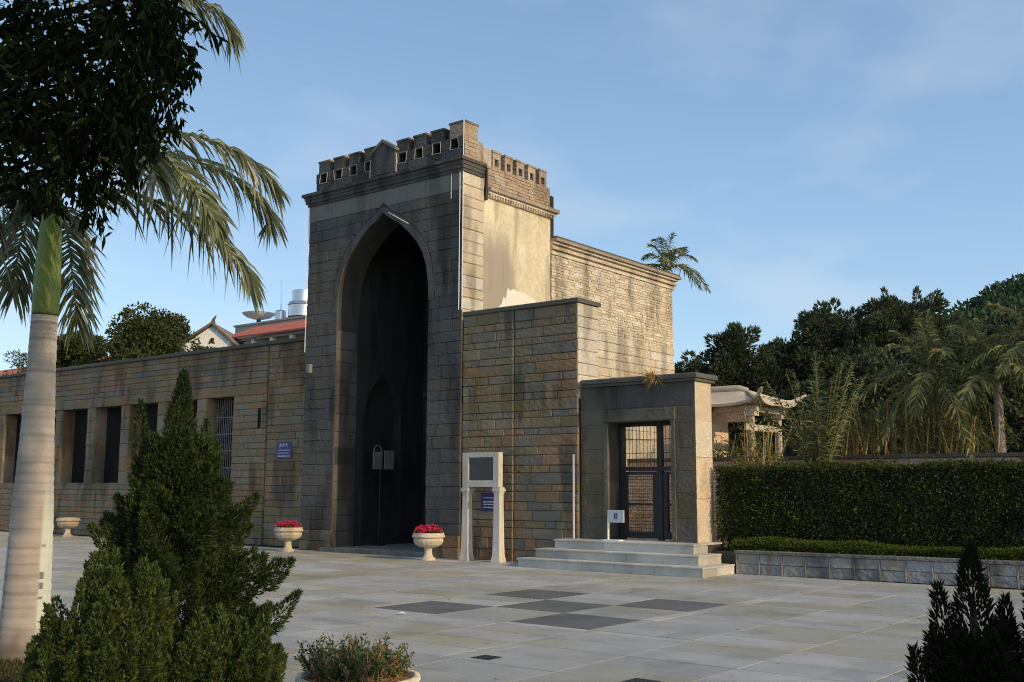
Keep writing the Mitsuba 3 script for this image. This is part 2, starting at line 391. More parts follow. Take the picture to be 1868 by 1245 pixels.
# ---------------------------------------------------------------- the gate tower
g = thing('gate_tower', 'tall dark granite gate tower with a deep pointed arch and a row of battlements', 'gate tower')
YF, XL, XR = 22.2, -25.92, -19.32
ff = frame((0, YF, 0), X); fs = frame((XR, 0, 0), Yv)
CX, HW = -22.54, 1.94
prof = [(1.94, -.2), (1.94, 7.3), (1.91, 7.85), (1.83, 8.33), (1.67, 8.76), (1.43, 9.12), (1.06, 9.5), (.64, 9.84), (.34, 10.0), (.14, 10.12)]
arch = Polygon([(CX + a, b) for a, b in prof] + [(CX, 10.24)] + [(CX - a, b) for a, b in prof[::-1]])
wall = sbox(XL, 0, XR - .03, 10.95)
put(g + '__core', prism(ff, wall.difference(arch), -.93, -.03), 'mortar')
ring = arch.buffer(.24, join_style=2).intersection(sbox(-30, 7.3, -10, 10.75))
hole = arch.union(ring)
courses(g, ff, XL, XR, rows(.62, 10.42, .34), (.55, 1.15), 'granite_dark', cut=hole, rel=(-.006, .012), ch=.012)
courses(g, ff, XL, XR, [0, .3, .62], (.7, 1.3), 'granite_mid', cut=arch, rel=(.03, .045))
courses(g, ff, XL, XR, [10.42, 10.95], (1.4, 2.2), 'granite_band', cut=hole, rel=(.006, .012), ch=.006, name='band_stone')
up = [q for q in prof if q[1] >= 7.3] + [(0, 10.24)]
for sgn in (1, -1):
    pts = [A3(CX + sgn * a, b) for a, b in up]
    outer = []
    for i, q in enumerate(pts):
        t = pts[min(i + 1, len(pts) - 1)] - pts[max(i - 1, 0)]; t /= np.linalg.norm(t)
        outer.append(q + A3(t[1], -t[0]) * .22 * sgn if i < len(pts) - 1 else q + A3(0, .2))
    for i in range(len(pts) - 1):
        p = Polygon([pts[i], outer[i], outer[i + 1], pts[i + 1]]).buffer(-.005)
        if p.area > .003 and p.geom_type == 'Polygon': put(g + '__voussoir', prism(ff, p, -.06, .012), 'granite_dark', uv=[.6 + .4 * rng.random(), rng.random() * .4])
# jamb stones inside the arch, then the porch behind it
fj = frame((CX - HW - .03, 0, 0), Yv)
courses(g, fj, YF + .0, YF + .92, rows(0.05, 7.3, .5), (2, 3), 'granite_dark', rel=(.03, .036), name='jamb_stone')
side = prism(frame((XL, 0, 0), Yv), sbox(YF + .95, 0, 26.5, 10.9), 0, CX - HW - .02 - XL)
nich = Polygon([(23.45, .35), (25.15, .35), (25.15, 4.3), (25.0, 4.8), (24.72, 5.2), (24.3, 5.6), (23.88, 5.2), (23.6, 4.8), (23.45, 4.3)])
put(g + '__porch_wall', prism(frame((XL, 0, 0), Yv), sbox(YF + .94, 0, 26.2, 10.9).difference(nich), 0, CX - HW - XL), 'shaded_porch_stone')
put(g + '__porch_wall', prism(frame((XL, 0, 0), Yv), nich.buffer(.02), .0, 1.05), 'shaded_porch_stone')
put(g + '__porch_wall', bx(CX + HW, XR - .05, YF + .94, 26.2, 0, 10.9), 'shaded_porch_stone')
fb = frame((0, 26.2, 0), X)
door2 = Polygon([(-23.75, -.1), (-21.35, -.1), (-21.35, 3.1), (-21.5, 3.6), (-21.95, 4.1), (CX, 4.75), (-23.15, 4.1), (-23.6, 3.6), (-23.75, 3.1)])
put(g + '__inner_arch', prism(fb, sbox(XL, 0, XR - .06, 10.9).difference(door2), -.5, 0), 'shaded_porch_stone')
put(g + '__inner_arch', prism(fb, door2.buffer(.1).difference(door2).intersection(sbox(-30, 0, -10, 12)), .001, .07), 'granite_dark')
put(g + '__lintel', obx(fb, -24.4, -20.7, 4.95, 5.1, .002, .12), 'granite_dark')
put(g + '__porch_roof', bx(XL, XR - .06, YF + .94, 26.7, 10.9, 11.2), 'shaded_porch_stone')
put(g + '__threshold', obx(frame((0, YF - .28, .12), X, Yv), CX - 2.15, CX + 2.15, 0, 4.2, -.13, 0), 'granite_band', uv=[.2, .3])
# cornice and parapet of the front
for z0, z1, pr, eL, eR in ((10.95, 11.04, .05, .05, .04), (11.04, 11.15, .1, .1, .07), (11.15, 11.26, .13, .13, .09), (11.26, 11.36, .2, .2, .13)):
    put(g + '__cornice', cat([bx(XL - eL, XR + eR, YF - pr, 23.1, z0, z1 - .002)]), 'granite_dark', uv=[.1, .2])
PL = -25.67
fpar = frame((0, YF + .02, 0), X)
step = (XR - PL) / 9
holes = [sbox(PL + step * (i + .5) - .14, 11.7, PL + step * (i + .5) + .14, 11.97) for i in range(9) if i != 4]
hu = holes[0]
for q in holes[1:]: hu = hu.union(q)
put(g + '__parapet_core', prism(fpar, sbox(PL, 11.36, XR - .03, 12.02).difference(hu), -.42, -.02), 'mortar')
courses(g, fpar, PL, XR, [11.36, 11.7, 12.02], (.5, .9), 'granite_dark', cut=hu, rel=(0, .012), name='parapet_stone')
put(g + '__parapet_back', bx(PL, XR - .06, YF + .46, YF + .55, 11.36, 11.98), 'brick_grey')
for i in range(9):
    c = PL + step * (i + .5); zt = 12.36 + rng.uniform(-.03, .03)
    if i == 4:
        pg = Polygon([(c - .5, 11.42), (c + .5, 11.42), (c + .5, 12.1), (c, 12.42), (c - .5, 12.1)])
        pd = put(g + '__pediment', prism(fpar, pg, -.1, .12), 'granite_dark', uv=[.3, .2])
        put(pd + '__moulding', prism(fpar, Polygon([(c - .56, 12.08), (c, 12.42), (c + .56, 12.08), (c + .56, 12.17), (c, 12.52), (c - .56, 12.17)]), -.12, .18), 'granite_band', uv=[.3, .2])
        continue
    last = i == 8
    a, b = (c - .22, XR) if last else (c - .25, c + .25)
    mk = put(g + '__merlon', obx(frame((0, YF + .02, 12.02), X), a, b, .0, (zt if not last else 12.44) - 12.02, -(.62 if last else .45), 0, .015), 'granite_dark' if not last else 'brick_grey', uv=[rng.random(), rng.random()])
    put(mk + '__cap', obx(frame((0, YF + .02, 0), X), a - .02, b + .02, zt if not last else 12.44, (zt if not last else 12.44) + .06, -(.64 if last else .47), .02, .01), 'granite_mid', uv=[.1, .2])
    lt = [A3(c - .17, YF - .005, 11.67), A3(c + .17, YF - .005, 11.66), A3(c + .17 + rng.uniform(-.05, .05), YF - .005, 12.0), A3(c - .17 + rng.uniform(-.05, .05), YF - .005, 12.0)]
    put(mk + '__light_tube', cat([tube([lt[k], lt[(k + 1) % 4]],   .008, 5) for k in range(4)]), 'led_dim')
tubes = [((XR + .015, YF - .02, 6.9), (XR + .015, YF - .02, 11.0)), ((XR - .09, YF - .035, 6.9), (XR - .09, YF - .035, 10.95)), ((XR + .01, YF - .01, 11.42), (XR + .01, YF - .01, 12.5)),
         ((XL - .012, YF - .02, 6.2), (XL - .012, YF - .02, 10.95)), ((-19.75, YF - .025, 10.2), (-19.75, YF - .025, 11.25)), ((-23.12, YF - .03, 11.42), (-23.12, YF - .03, 11.95)), ((-22.0, YF - .03, 11.42), (-22.0, YF - .03, 12.0)),
         ((CX + .25, YF - .04, 10.2), (CX + 1.1, YF - .04, 9.72))]
for a, b in tubes: put(g + '__light_tube', tube([a, b], .013, 6), 'led_white')
put(g + '__lamp', obx(ff, -25.7, -25.55, 5.5, 5.78, .012, .14), 'notice_grey')
# the right-hand side: front strip, brick parapet, plaster
fs2 = frame((XR - .03, 0, 0), Yv)
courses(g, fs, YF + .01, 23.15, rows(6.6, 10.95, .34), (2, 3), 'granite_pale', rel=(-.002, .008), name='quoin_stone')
put(g + '__side_core', bx(-20.3, XR - .04, YF + .94, 26.46, 0, 10.42), 'mortar_pale')
put(g + '__plaster', prism(fs, sbox(23.15, 6.3, 26.45, 10.42), -.05, -.015), 'plaster', lab='weathered yellowish plaster panel on the right side')
wp = [(23.75, 6.6), (23.85, 7.2), (24.0, 7.32), (24.1, 7.55), (24.2, 7.5), (24.3, 7.85), (24.42, 7.78), (24.55, 7.86), (24.8, 7.8), (25.1, 7.82), (25.4, 7.7), (25.65, 7.66), (25.85, 7.5), (26.05, 7.42), (26.25, 7.2), (26.4, 6.6)]
put(g + '__plaster_patch', prism(fs, Polygon(wp), -.02, -.008), 'white_plaster', lab='ragged white patch of fresh plaster')
put(g + '__drain_pipe', tube([(XR + .05, 23.18, 10.3), (XR + .05, 23.2, 11.25), (XR + .05, 22.9, 11.36)], .045, 8), 'iron', True)
for z0, z1, pr in ((10.42, 10.5, .06), (10.5, 10.58, .13), (10.58, 10.7, .21)):
    put(g + '__side_cornice', bx(-20.2, XR + pr, 23.22, 26.45 + pr, z0, z1 - .002), 'brick_grey' if pr > .2 else 'brick_warm', uv=[.3, .3])
for k in range(26): put(g + '__dentil', bx(XR + .0, XR + .12, 23.3 + k * .125, 23.35 + k * .125, 10.425, 10.575), 'brick_warm', uv=[rng.random(), rng.random()])
sc = [23.72 + .58 * k for k in range(5)]
hs = Polygon()
for c in sc: hs = hs.union(sbox(c - .1, 11.44, c + .1, 11.68))
put(g + '__side_parapet_core', prism(fs, sbox(23.12, 10.7, 26.42, 11.4).union(sbox(23.12, 11.3, 23.5, 11.9)), -.4, -.025), 'mortar_pale')
acc = Acc(); courses(g, fs, 23.12, 26.42, np.linspace(10.7, 11.4, 8), (.22, .34), None, rel=(-.006, .014), ch=.006, joint=.012, acc=acc, jit=.003)
acc.put(g + '__parapet_brick', 'brick_grey', kind='stuff')
for c in sc:
    p = sbox(c - .19, 11.4, c + .19, 11.86).difference(sbox(c - .09, 11.44, c + .09, 11.67))
    mk = put(g + '__merlon', prism(fs, p, -.36, .0), 'brick_grey', uv=[rng.random(), rng.random()])
    put(mk + '__cap', bx(XR - .38, XR + .025, c - .21, c + .21, 11.86, 11.92), 'brick_grey', uv=[rng.random(), rng.random()])
acc = Acc(); courses(g, frame((XR + .0, 0, 0), Yv), YF + .04, 22.84, np.linspace(11.36, 12.42, 9), (.3, .4), None, rel=(-.004, .012), ch=.006, joint=.012, acc=acc)
acc.put(g + '__parapet_brick', 'brick_grey', kind='stuff')
put(g + '__parapet_return', bx(XR - .5, XR - .02, YF + .5, 23.1, 11.36, 12.02), 'brick_grey')

# ---------------------------------------------------------------- the rear hall of the gate
h = thing('rear_hall', 'sunlit brick and stone hall joined behind the gate tower, with stepped brick eaves', 'hall')
put(h + '__core', prism(frame((0, 26.72, 0), X), sbox(-25.9, 0, XR - .03, 9.7).difference(sbox(-23.75, -1, -21.35, 4.6)), -7.45, 0), 'mortar_pale')
courses(h, fs, 26.5, 34.2, rows(3.6, 7.1, .3), (.7, 1.5), 'granite_pale', rel=(.0, .02), name='stone')
acc = Acc(); courses(h, fs, 26.5, 34.15, rows(7.1, 9.28, .093), (.25, .5), None, rel=(-.012, .012), joint=.011, ch=.006, acc=acc, jit=.004)
acc.put(h + '__brick', 'brick_warm', kind='stuff')
for z0, z1, pr in ((9.28, 9.36, .05), (9.36, 9.44, .01), (9.44, 9.52, .1), (9.52, 9.6, .05), (9.6, 9.68, .15), (9.68, 9.78, .24)):
    put(h + '__eaves_course', bx(-20, XR + pr, 26.47, 34.2 + pr, z0, z1 - .004), 'brick_grey' if pr > .2 else 'brick_warm', uv=[rng.random(), rng.random()])
put(h + '__roof', bx(-26.2, XR + .2, 26.5, 34.4, 9.785, 9.85), 'cap_stone')

# ---------------------------------------------------------------- the wing wall to the right of the gate
w = thing('wing_wall', 'long-coursed grey and brown granite wall right of the gate tower', 'wall')
WL, WR, YW = -19.32, -15.43, 22.3
put(w + '__core', bx(WL, WR - .03, YW + .03, 23.27, 0, 6.72), 'mortar')
vs = [0, .3, .6]
while vs[-1] < 6.5: vs += [vs[-1] + rng.uniform(.27, .31), vs[-1] + rng.uniform(.45, .5)]
vs = [v for v in vs if v < 6.55] + [6.72]
fw = frame((0, YW, 0), X)
courses(w, fw, WL, -17.52, vs, (.6, 1.2), 'granite_mid', rel=(.03, .045), tone=(.3, 1), kind2=(.25, .7))
courses(w, fw, -17.51, WR, vs, (.7, 1.3), 'granite_mid', rel=(-.004, .012), tone=(0, .55), kind2=(.3, .8))
courses(w, frame((WR, 0, 0), Yv), YW + .01, 23.26, rows(4.2, 6.72, .31), (2, 3), 'granite_pale', rel=(-.004, .008), name='end_stone')
put(w + '__coping', obx(frame((0, 0, 6.72), X, Yv), WL, WR + .06, YW - .07, 23.32, 0, .12, .02), 'cap_stone')
k = put('white_pipe', tube([(-15.53, 22.24, .67), (-15.53, 22.24, 2.78)], .028, 8), 'grey_paint', True)
tag(k, 'thin pale pipe standing against the wall at the left end of the steps', 'pipe')

# ---------------------------------------------------------------- the side entrance
e = thing('side_entrance', 'low smooth stone entrance wall with flat cap above the marble steps', 'gateway')
YE, EL, ER = 22.42, -15.43, -12.13
fe = frame((0, YE, 0), X)
dr_ = sbox(-14.6, .3, -12.8, 3.56)
put(e + '__core', prism(fe, sbox(EL, 0, ER - .03, 4.48).difference(dr_), -.85, -.03), 'mortar')
tn = (0, 1)
for a, b in ((EL, -14.6), (-12.8, ER)): courses(e, fe, a, b, rows(.66, 3.5, .58), (.9, 1.2), 'portico_stone', joint=.005, ch=.006, rel=(-.003, .004))
courses(e, fe, EL, ER, [3.5, 3.9], (1.2, 1.6), 'portico_stone', cut=sbox(-14.72, 3.4, -12.66, 3.88), joint=.005, ch=.006, rel=(-.003, .003))
courses(e, fe, EL, ER, [3.9, 4.48], (1.3, 2.2), 'granite_dark', joint=.005, ch=.006, rel=(-.003, .003), tone=(0, .3))  # darker stone in this course stands for the shade under the cap
put(e + '__lintel', obx(fe, -14.72, -12.66, 3.565, 3.875, -.5, .03, .02), 'portico_stone', uv=[.9, .1])
for a, b in ((-14.72, -14.6), (-12.8, -12.68)): put(e + '__jamb', obx(fe, a, b, .66, 3.56, -.85, .022, .01), 'portico_stone', uv=[.8, .2])
courses(e, frame((ER, 0, 0), Yv), YE + .01, 23.26, rows(.66, 4.48, .95), (2, 3), 'pale_stone', joint=.004, ch=.006, rel=(-.002, .002), name='end_stone')
put(e + '__cap', obx(frame((0, 0, 4.48), X, Yv), EL + .08, ER + .07, YE - .09, 23.34, 0, .07, .01), 'cap_stone')
put(e + '__cap', obx(frame((0, 0, 4.55), X, Yv), EL + .08, ER + .12, YE - .14, 23.4, .001, .12, .03), 'cap_stone')
ga = thing('iron_gate', 'black iron double gate with barred panels in the side entrance', 'gate')
YG = 22.95; fg = frame((0, YG, 0), X)
put(ga + '__frame', cat([obx(fg, -14.59, -14.5, .66, 3.55, -.04, .04), obx(fg, -12.9, -12.81, .66, 3.55, -.04, .04), obx(fg, -14.5, -12.9, 3.47, 3.55, -.04, .04)]), 'iron')
put(ga + '__mullion', obx(fg, -13.48, -13.33, .66, 3.47, -.05, .05), 'iron')
put(ga + '__transom', obx(fg, -14.5, -12.9, 2.36, 2.46, -.052, .052), 'iron')
for a, b in ((-14.5, -13.48), (-13.33, -12.9)):
    put(ga + '__bar', cat([tube([(x, YG, 2.46), (x, YG, 3.47)], .007, 5) for x in np.arange(a + .09, b - .02, .105)] + [tube([(a, YG, z), (b, YG, z)], .008, 5) for z in (2.8, 3.14)]), 'iron', kind='stuff')
    lf = put(ga + '__leaf', cat([obx(fg, a + .005, a + .14, .7, 2.34, -.03, .03), obx(fg, b - .14 if b < -13.4 else b - .05, b - .005, .7, 2.34, -.03, .03), obx(fg, a + .14, b - .05, .7, .86, -.028, .028), obx(fg, a + .14, b - .05, 1.5, 1.56, -.028, .028), obx(fg, a + .14, b - .05, 2.26, 2.34, -.028, .028)]), 'iron')
    put(lf + '__mesh', cat([tube([(x, YG, .86), (x, YG, 2.26)], .006, 4) for x in np.arange(a + .16, b - .05, .062)] + [tube([(a + .1, YG, z), (b - .05, YG, z)], .006, 4) for z in np.arange(.95, 2.25, .085)]), 'iron', kind='stuff')
st = thing('marble_steps', 'three broad white marble steps up to the side entrance', 'steps')
for k, (a, b, y, z0, z1) in enumerate(((-16.3, -11.18, 20.88, 0, .22), (-16.06, -11.5, 21.28, .22, .44), (-15.78, -11.84, 21.7, .44, .66))):
    put(st + '__core', bx(a + .04, b - .04, y + .04, 23.2 if k == 2 else 22.45, max(z0 - .1, -.1), z1 - .04), 'mortar')
    ft = frame((0, y + .03, 0), X)
    courses(st, ft, a + .02, b - .02, [z0, z1 - .035], (.85, 1.2), 'marble', joint=.004, ch=.003, rel=(0, .002), name='riser_slab')
    courses(st, frame((b - .03, 0, 0), Yv), y + .03, 22.42, [z0, z1 - .035], (.6, .9), 'marble', joint=.004, ch=.003, rel=(0, .002), name='riser_slab')
    courses(st, frame((a + .03, 0, 0), -Yv), -22.42, -y - .03, [z0, z1 - .035], (.6, .9), 'marble', joint=.004, ch=.003, rel=(0, .002), name='riser_slab')
    e2 = widths(a, b, (.9, 1.3))
    for p, q in zip(e2[:-1], e2[1:]): put(st + '__tread_slab', obx(frame((0, 0, z1 - .035), X, Yv), p + .002, q - .002, y, 22.4 if k < 2 else 23.1, 0, .035, .008), 'marble', uv=[rng.random(), rng.random()])
sg = thing('step_sign', 'small pale notice panel on a white angled stand beside the iron gate', 'sign')
put(sg + '__post', cat([obx(frame((0, 21.95, 0), X), -14.33, -14.29, .68, 1.2, -.02, .02), bx(-14.45, -13.95, 21.86, 22.06, .662, .69)]), 'white_paint')
put(sg + '__panel', obx(frame((0, 21.93, 0), X), -14.3, -13.83, 1.1, 1.4, .0, .03), 'grey_paint')
put(sg + '__mark', cat([obx(frame((0, 21.898, 0), X), -14.1, -14.06, 1.18, 1.33, .0, .003, .001), obx(frame((0, 21.898, 0), X), -14.04, -14.01, 1.18, 1.33, .0, .003, .001)]), 'blue_sign')

# ---------------------------------------------------------------- the long hall wall to the left
q = thing('prayer_hall', 'long low granite hall wall with tall dark windows between piers, left of the gate', 'hall')
YH, HL, HR = 23.0, -56., -25.93
fh = frame((0, YH, 0), X)
wins = [(-32.1, -30.5)] + [(-34.55 - 2.45 * k, -32.65 - 2.45 * k) for k in range(9)]
wu = Polygon()
for a, b in wins: wu = wu.union(sbox(a, 2.02, b, 5.07))
put(q + '__core', prism(fh, sbox(HL, 0, HR, 6.74).difference(wu), -.5, -.03), 'mortar')
ST = Acc()


def hall(u0, u1, vs, lr, **kw):
    near = max(u0, -37.0)
    if near < u1: courses(q, fh, near, u1, vs, lr, 'granite_mid', **kw)
    if u0 < -37.0: courses(q, fh, u0, min(u1, -37.0), vs, lr, 'granite_mid', acc=ST, **kw)


PRO = dict(rel=(.045, .06))
hall(HL, -28.72, rows(0, 2.02, .225), (.7, 1.5), tone=(.2, 1), **PRO)
hall(HL, -28.72, rows(5.45, 6.74, .215), (.6, 1.4), tone=(0, .6), **PRO)
hall(HL, -28.72, [5.07, 5.45], (1.6, 2.4), tone=(.1, .5), rel=(.06, .066))
hall(-30.5, -28.72, rows(2.02, 5.07, .235), (.6, 1.2), tone=(.5, 1), **PRO)
hall(-28.71, HR, rows(0, 6.74, .25), (.6, 1.3), tone=(.2, 1), rel=(-.004, .012))
for k in range(-1, 9):
    a, b = (-32.65 - 2.45 * k, -32.1 - 2.45 * k)
    if k == -1: continue
    hall(a, b, rows(2.02, 5.07, .5), (2, 3), tone=(.5, 1), rel=(.045, .055))
    for z0, z1 in zip(*(lambda e_: (e_[:-1], e_[1:]))(rows(2.02, 5.07, .6))):
        m = block(frame((b, 0, 0), Yv), YH - .02, YH + .52, z0 + .003, z1 - .003, .008, .03, .006)
        ST.add(*m, [rng.uniform(.4, 1), rng.random()])
ST.put(q + '__masonry', 'granite_mid', kind='stuff')
for i, (a, b) in enumerate(wins):
    wk = put(q + '__window', bx(a - .05, b + .05, YH + .5, YH + .58, 1.9, 5.2), 'window_dark')
    put(wk + '__sill', obx(frame((0, 0, 2.02), X, Yv), a + .003, b - .003, YH - .03, YH + .49, .001, .05, .01), 'granite_mid', uv=[.1, .2])
    if i == 0: put(wk + '__grille', cat([tube([(x, YH + .42, 2.07), (x, YH + .42, 5.05)], .012, 5) for x in np.arange(a + .1, b, .11)] + [tube([(a, YH + .42, z), (b, YH + .42, z)], .014, 5) for z in (2.6, 3.2, 3.8, 4.4)]), 'grille_iron', kind='stuff')
put(q + '__slit', bx(-29.14, -28.98, YH - .062, YH - .055, 3.92, 4.58), 'window_dark')
put(q + '__coping', obx(frame((0, 0, 6.74), X, Yv), HL, HR, YH - .16, YH + .7, 0, .12, .03), 'cap_stone')
put(q + '__side_wall', bx(-56.3, -56, YH, YH + 18, 0, 6.6), 'granite_mid')

# ---------------------------------------------------------------- planter wall on the right
pw = thing('planter_wall', 'low planter wall of square granite panels in front of the hedge', 'wall')
put(pw + '__core', prism(fc, sbox(0, 0, 16, .44), -.24, -.03), 'mortar')
for k in range(29):
    a = .03 + k * .535
    put(pw + '__panel', block(fc, a + .035, a + .53, .235, .46, rng.uniform(-.004, .006), .05, .012), 'planter_stone', uv=[.5 + .5 * rng.random(), rng.random()])
    put(pw + '__panel', block(fc, a + .035, a + .53, .0, .228, rng.uniform(-.01, -.004), .05, .01), 'planter_stone', uv=[.5 * rng.random(), rng.random() * .6])
    put(pw + '__rib', block(fc, a - .004, a + .03, .0, .46, .012, .05, .006), 'planter_stone', uv=[.3, .1])
for k in range(11): put(pw + '__coping_slab', obx(frame(fc[0] + A3(0, 0, .465), UC, NC), k * 1.45 + .003, k * 1.45 + 1.447, -.045, .3, 0, .065, .012), 'granite_band', uv=[rng.random(), rng.random()])

# ---------------------------------------------------------------- foliage makers
def leaves(pos, d, L, W, r, age=None, fold=.15):
    n = len(pos); d = unit(d); s = unit(np.cross(d, r.normal(size=(n, 3)))); nn = np.cross(s, d)
    L = (np.zeros(n) + L)[:, None] * r.uniform(.7, 1.3, (n, 1)); W = (np.zeros(n) + W)[:, None] * r.uniform(.75, 1.25, (n, 1))
    mid = pos + d * L * .45
    v = np.stack([pos, mid + s * W / 2 + nn * W * fold, pos + d * L, mid - s * W / 2 + nn * W * fold], 1).reshape(-1, 3)
    i = np.arange(n)[:, None] * 4
    f = np.concatenate([i + [0, 1, 2], i + [0, 2, 3]])
    uv = np.repeat(np.stack([r.random(n), r.random(n) if age is None else age], 1), 4, 0)
    return v, f, uv


def plume(a, b, rad, n, L, W, r, out=.7, p=.75, fill=.45):
    """a tapering tuft from a to b"""
    a, b = np.asarray(a, float), np.asarray(b, float); ax = b - a; s = r.random(n) ** 1.25
    t = unit(np.cross(ax, [.3, .5, .2])); t2 = unit(np.cross(ax, t)); g = r.uniform(0, 2 * np.pi, n)
    rd = np.cos(g)[:, None] * t + np.sin(g)[:, None] * t2
    R = rad * np.clip(1 - s, 0, 1) ** p * np.minimum(1, .45 + s * 3) * (fill + (1 - fill) * r.random(n) ** .5)
    pos = a + s[:, None] * ax + rd * R[:, None]
    d = unit(ax)[None] * (.75 + .4 * s[:, None]) + rd * out + r.normal(0, .28, (n, 3))
    return leaves(pos, d, L, W, r)


def clump(c, rad, n, L, W, r, up=.2, shell=.35):
    """leaves on a lumpy ball"""
    d = unit(r.normal(size=(n, 3))); R = (shell + (1 - shell) * r.random(n)) ** (1 / 2.)
    pos = np.asarray(c) + d * R[:, None] * np.asarray(rad)
    return leaves(pos, d * .8 + r.normal(0, .6, (n, 3)) + [0, 0, up], L, W, r)


def frond(pts, r, n=62, L=.62, W=.035, droop=.55, age=.25, fan=.8):
    """a feather leaf along a polyline of the rib: (rib mesh, leaflets mesh)"""
    p = np.asarray(pts, float); t = np.linspace(0, 1, len(p)); m = 24; tt = np.linspace(0, 1, m)
    from scipy.interpolate import CubicSpline
    c = CubicSpline(t, p)(tt); L0 = np.linalg.norm(np.diff(c, axis=0), axis=1).sum()
    rib = tube(c, np.linspace(.03, .004, m) * (L0 / 3), 5)
    a = Acc()
    s = np.linspace(.12, .995, n) ** .95
    C = CubicSpline(t, p)(s); D = unit(CubicSpline(t, p)(s, 1))
    for side in (-1, 1):
        k = s + 0; lat = unit(np.cross(D, [0, 0, 1.])) * side
        upd = np.cross(lat * side, D); upd = unit(upd)
        dirn = unit(lat * fan * (1.15 - .35 * k[:, None]) + D * (.4 + .45 * k[:, None]) + upd * r.uniform(-.15, .55, (n, 1)) + r.normal(0, .13, (n, 3)))
        ln = L * (np.sin(np.pi * np.clip(k * .86 + .1, 0, 1)) ** .6 * .85 + .15) * r.uniform(.75, 1.12, n)
        q = []
        dr0 = droop * r.uniform(.6, 1.5, n)
        for j, x in enumerate((0, .3, .65, 1.)):
            q.append(C + dirn * (ln * x)[:, None] * (1 - .25 * x * dr0[:, None]) - np.array([0, 0, 1.]) * (dr0 * ln * x ** 1.7 * .95)[:, None])
        q = np.stack(q, 1); sd = unit(np.cross(unit(q[:, 3] - q[:, 0]), unit(r.normal(0, .35, (n, 3)) + [0, 0, .2] + D * .9)))
        wd = np.array([.5, 1, .8, .02]) * W
        wj = W_ = wd[None, :, None] * sd[:, None] / 2
        v = np.stack([q - wj, q + wj], 2).reshape(-1, 3)
        i = np.arange(n)[:, None] * 8; fs_ = []
        for j in range(3):
            b = i + j * 2; fs_ += [np.hstack([b, b + 1, b + 3]), np.hstack([b, b + 3, b + 2])]
        uv = np.repeat(np.stack([r.random(n), np.clip(age + .5 * r.random(n) + .25 * (r.random(n) < .12), 0, 1)], 1), 8, 0)
        a.add(v, np.vstack(fs_), uv)
    return rib, (np.vstack(a.v), np.vstack(a.f), np.vstack(a.u))


def addl(acc, *ms):
    for m in ms: acc.add(*m)
    return acc


# ---------------------------------------------------------------- the palm in the left foreground
r = np.random.default_rng(5)
pk = thing('palm_tree', 'tall palm in the left foreground with a ringed pale trunk and green crownshaft', 'palm')
PB = A3(-11.71, 6.12, 0)
zz = np.linspace(-.05, 3.86, 150); rad = np.interp(zz, [-.05, .1, .5, 1.5, 2.4, 3.2, 3.86], [.3, .275, .255, .225, .185, .155, .143])
rad *= 1 + .01 * np.sin(zz * 55 + 3 * np.sin(zz * 3)) + r.normal(0, .006, len(zz))
put(pk + '__trunk', tube([PB + [.0 + .012 * math.sin(z), 0, z] for z in zz], rad, 28), 'palm_trunk', True)
put(pk + '__crownshaft', tube([PB + [0, 0, z] for z in (3.86, 3.9, 4.2, 4.6, 5.0, 5.3, 5.55)], [.143, .148, .15, .135, .115, .1, .05], 24), 'crownshaft', True)
FR = [
    [(-11.70, 6.11, 5.44), (-11.15, 6.34, 5.87), (-10.60, 6.62, 5.99), (-9.98, 7.01, 5.86), (-9.53, 7.29, 5.55), (-9.33, 7.50, 5.27)],
    [(-11.70, 6.11, 5.44), (-11.39, 6.55, 5.79), (-10.99, 7.11, 5.89), (-10.65, 7.65, 5.78), (-10.38, 8.05, 5.48), (-10.37, 8.24, 5.17)],
    [(-11.71, 6.13, 5.34), (-11.06, 6.39, 5.31), (-10.49, 6.60, 5.16), (-9.95, 6.82, 4.88), (-9.48, 7.01, 4.47), (-9.24, 7.14, 4.06)],
    [(-11.69, 6.11, 5.50), (-11.25, 6.14, 6.58), (-10.69, 6.31, 7.36), (-10.14, 6.59, 7.51), (-9.73, 6.83, 7.28), (-9.60, 6.97, 7.03)],
    [(-11.69, 6.10, 5.53), (-11.66, 6.15, 6.89), (-11.69, 6.15, 8.16), (-11.98, 6.05, 8.85), (-12.28, 5.78, 9.05)],
    [(-11.70, 6.11, 5.44), (-12.04, 5.97, 5.50), (-12.51, 5.89, 5.23), (-12.96, 5.87, 4.81), (-13.22, 5.90, 4.23)],
    [(-11.71, 6.12, 5.37), (-12.34, 6.27, 5.35), (-12.98, 6.44, 5.13), (-13.39, 6.57, 4.78), (-13.55, 6.64, 4.38)],
    [(-11.71, 6.12, 5.37), (-12.19, 6.54, 5.17), (-12.64, 6.88, 4.88), (-12.92, 7.12, 4.45), (-13.03, 7.25, 4.04)],
    [(-11.70, 6.10, 5.50), (-11.69, 5.62, 6.07), (-11.81, 5.10, 6.33), (-12.05, 4.70, 6.01), (-12.23, 4.54, 5.38)],
    [(-11.70, 6.10, 5.50), (-10.74, 5.90, 5.81), (-9.80, 5.76, 5.72), (-9.18, 5.68, 5.31), (-8.84, 5.64, 4.84)]]
FR.append([(-11.70, 6.11, 5.42), (-11.05, 6.3, 5.62), (-10.35, 6.42, 5.62), (-9.75, 6.5, 5.3), (-9.4, 6.55, 4.95), (-9.25, 6.6, 4.7)])
for i, pts in enumerate(FR):
    rib, lf = frond(pts, r, n=98, L=.6, W=.034, droop=.7, age=.3 if i in (0, 2) else .15)
    k = put(pk + '__frond', rib, 'crownshaft', True)
    put(k + '__leaflet', lf[:2], 'palm_leaf', uv=lf[2], kind='stuff')

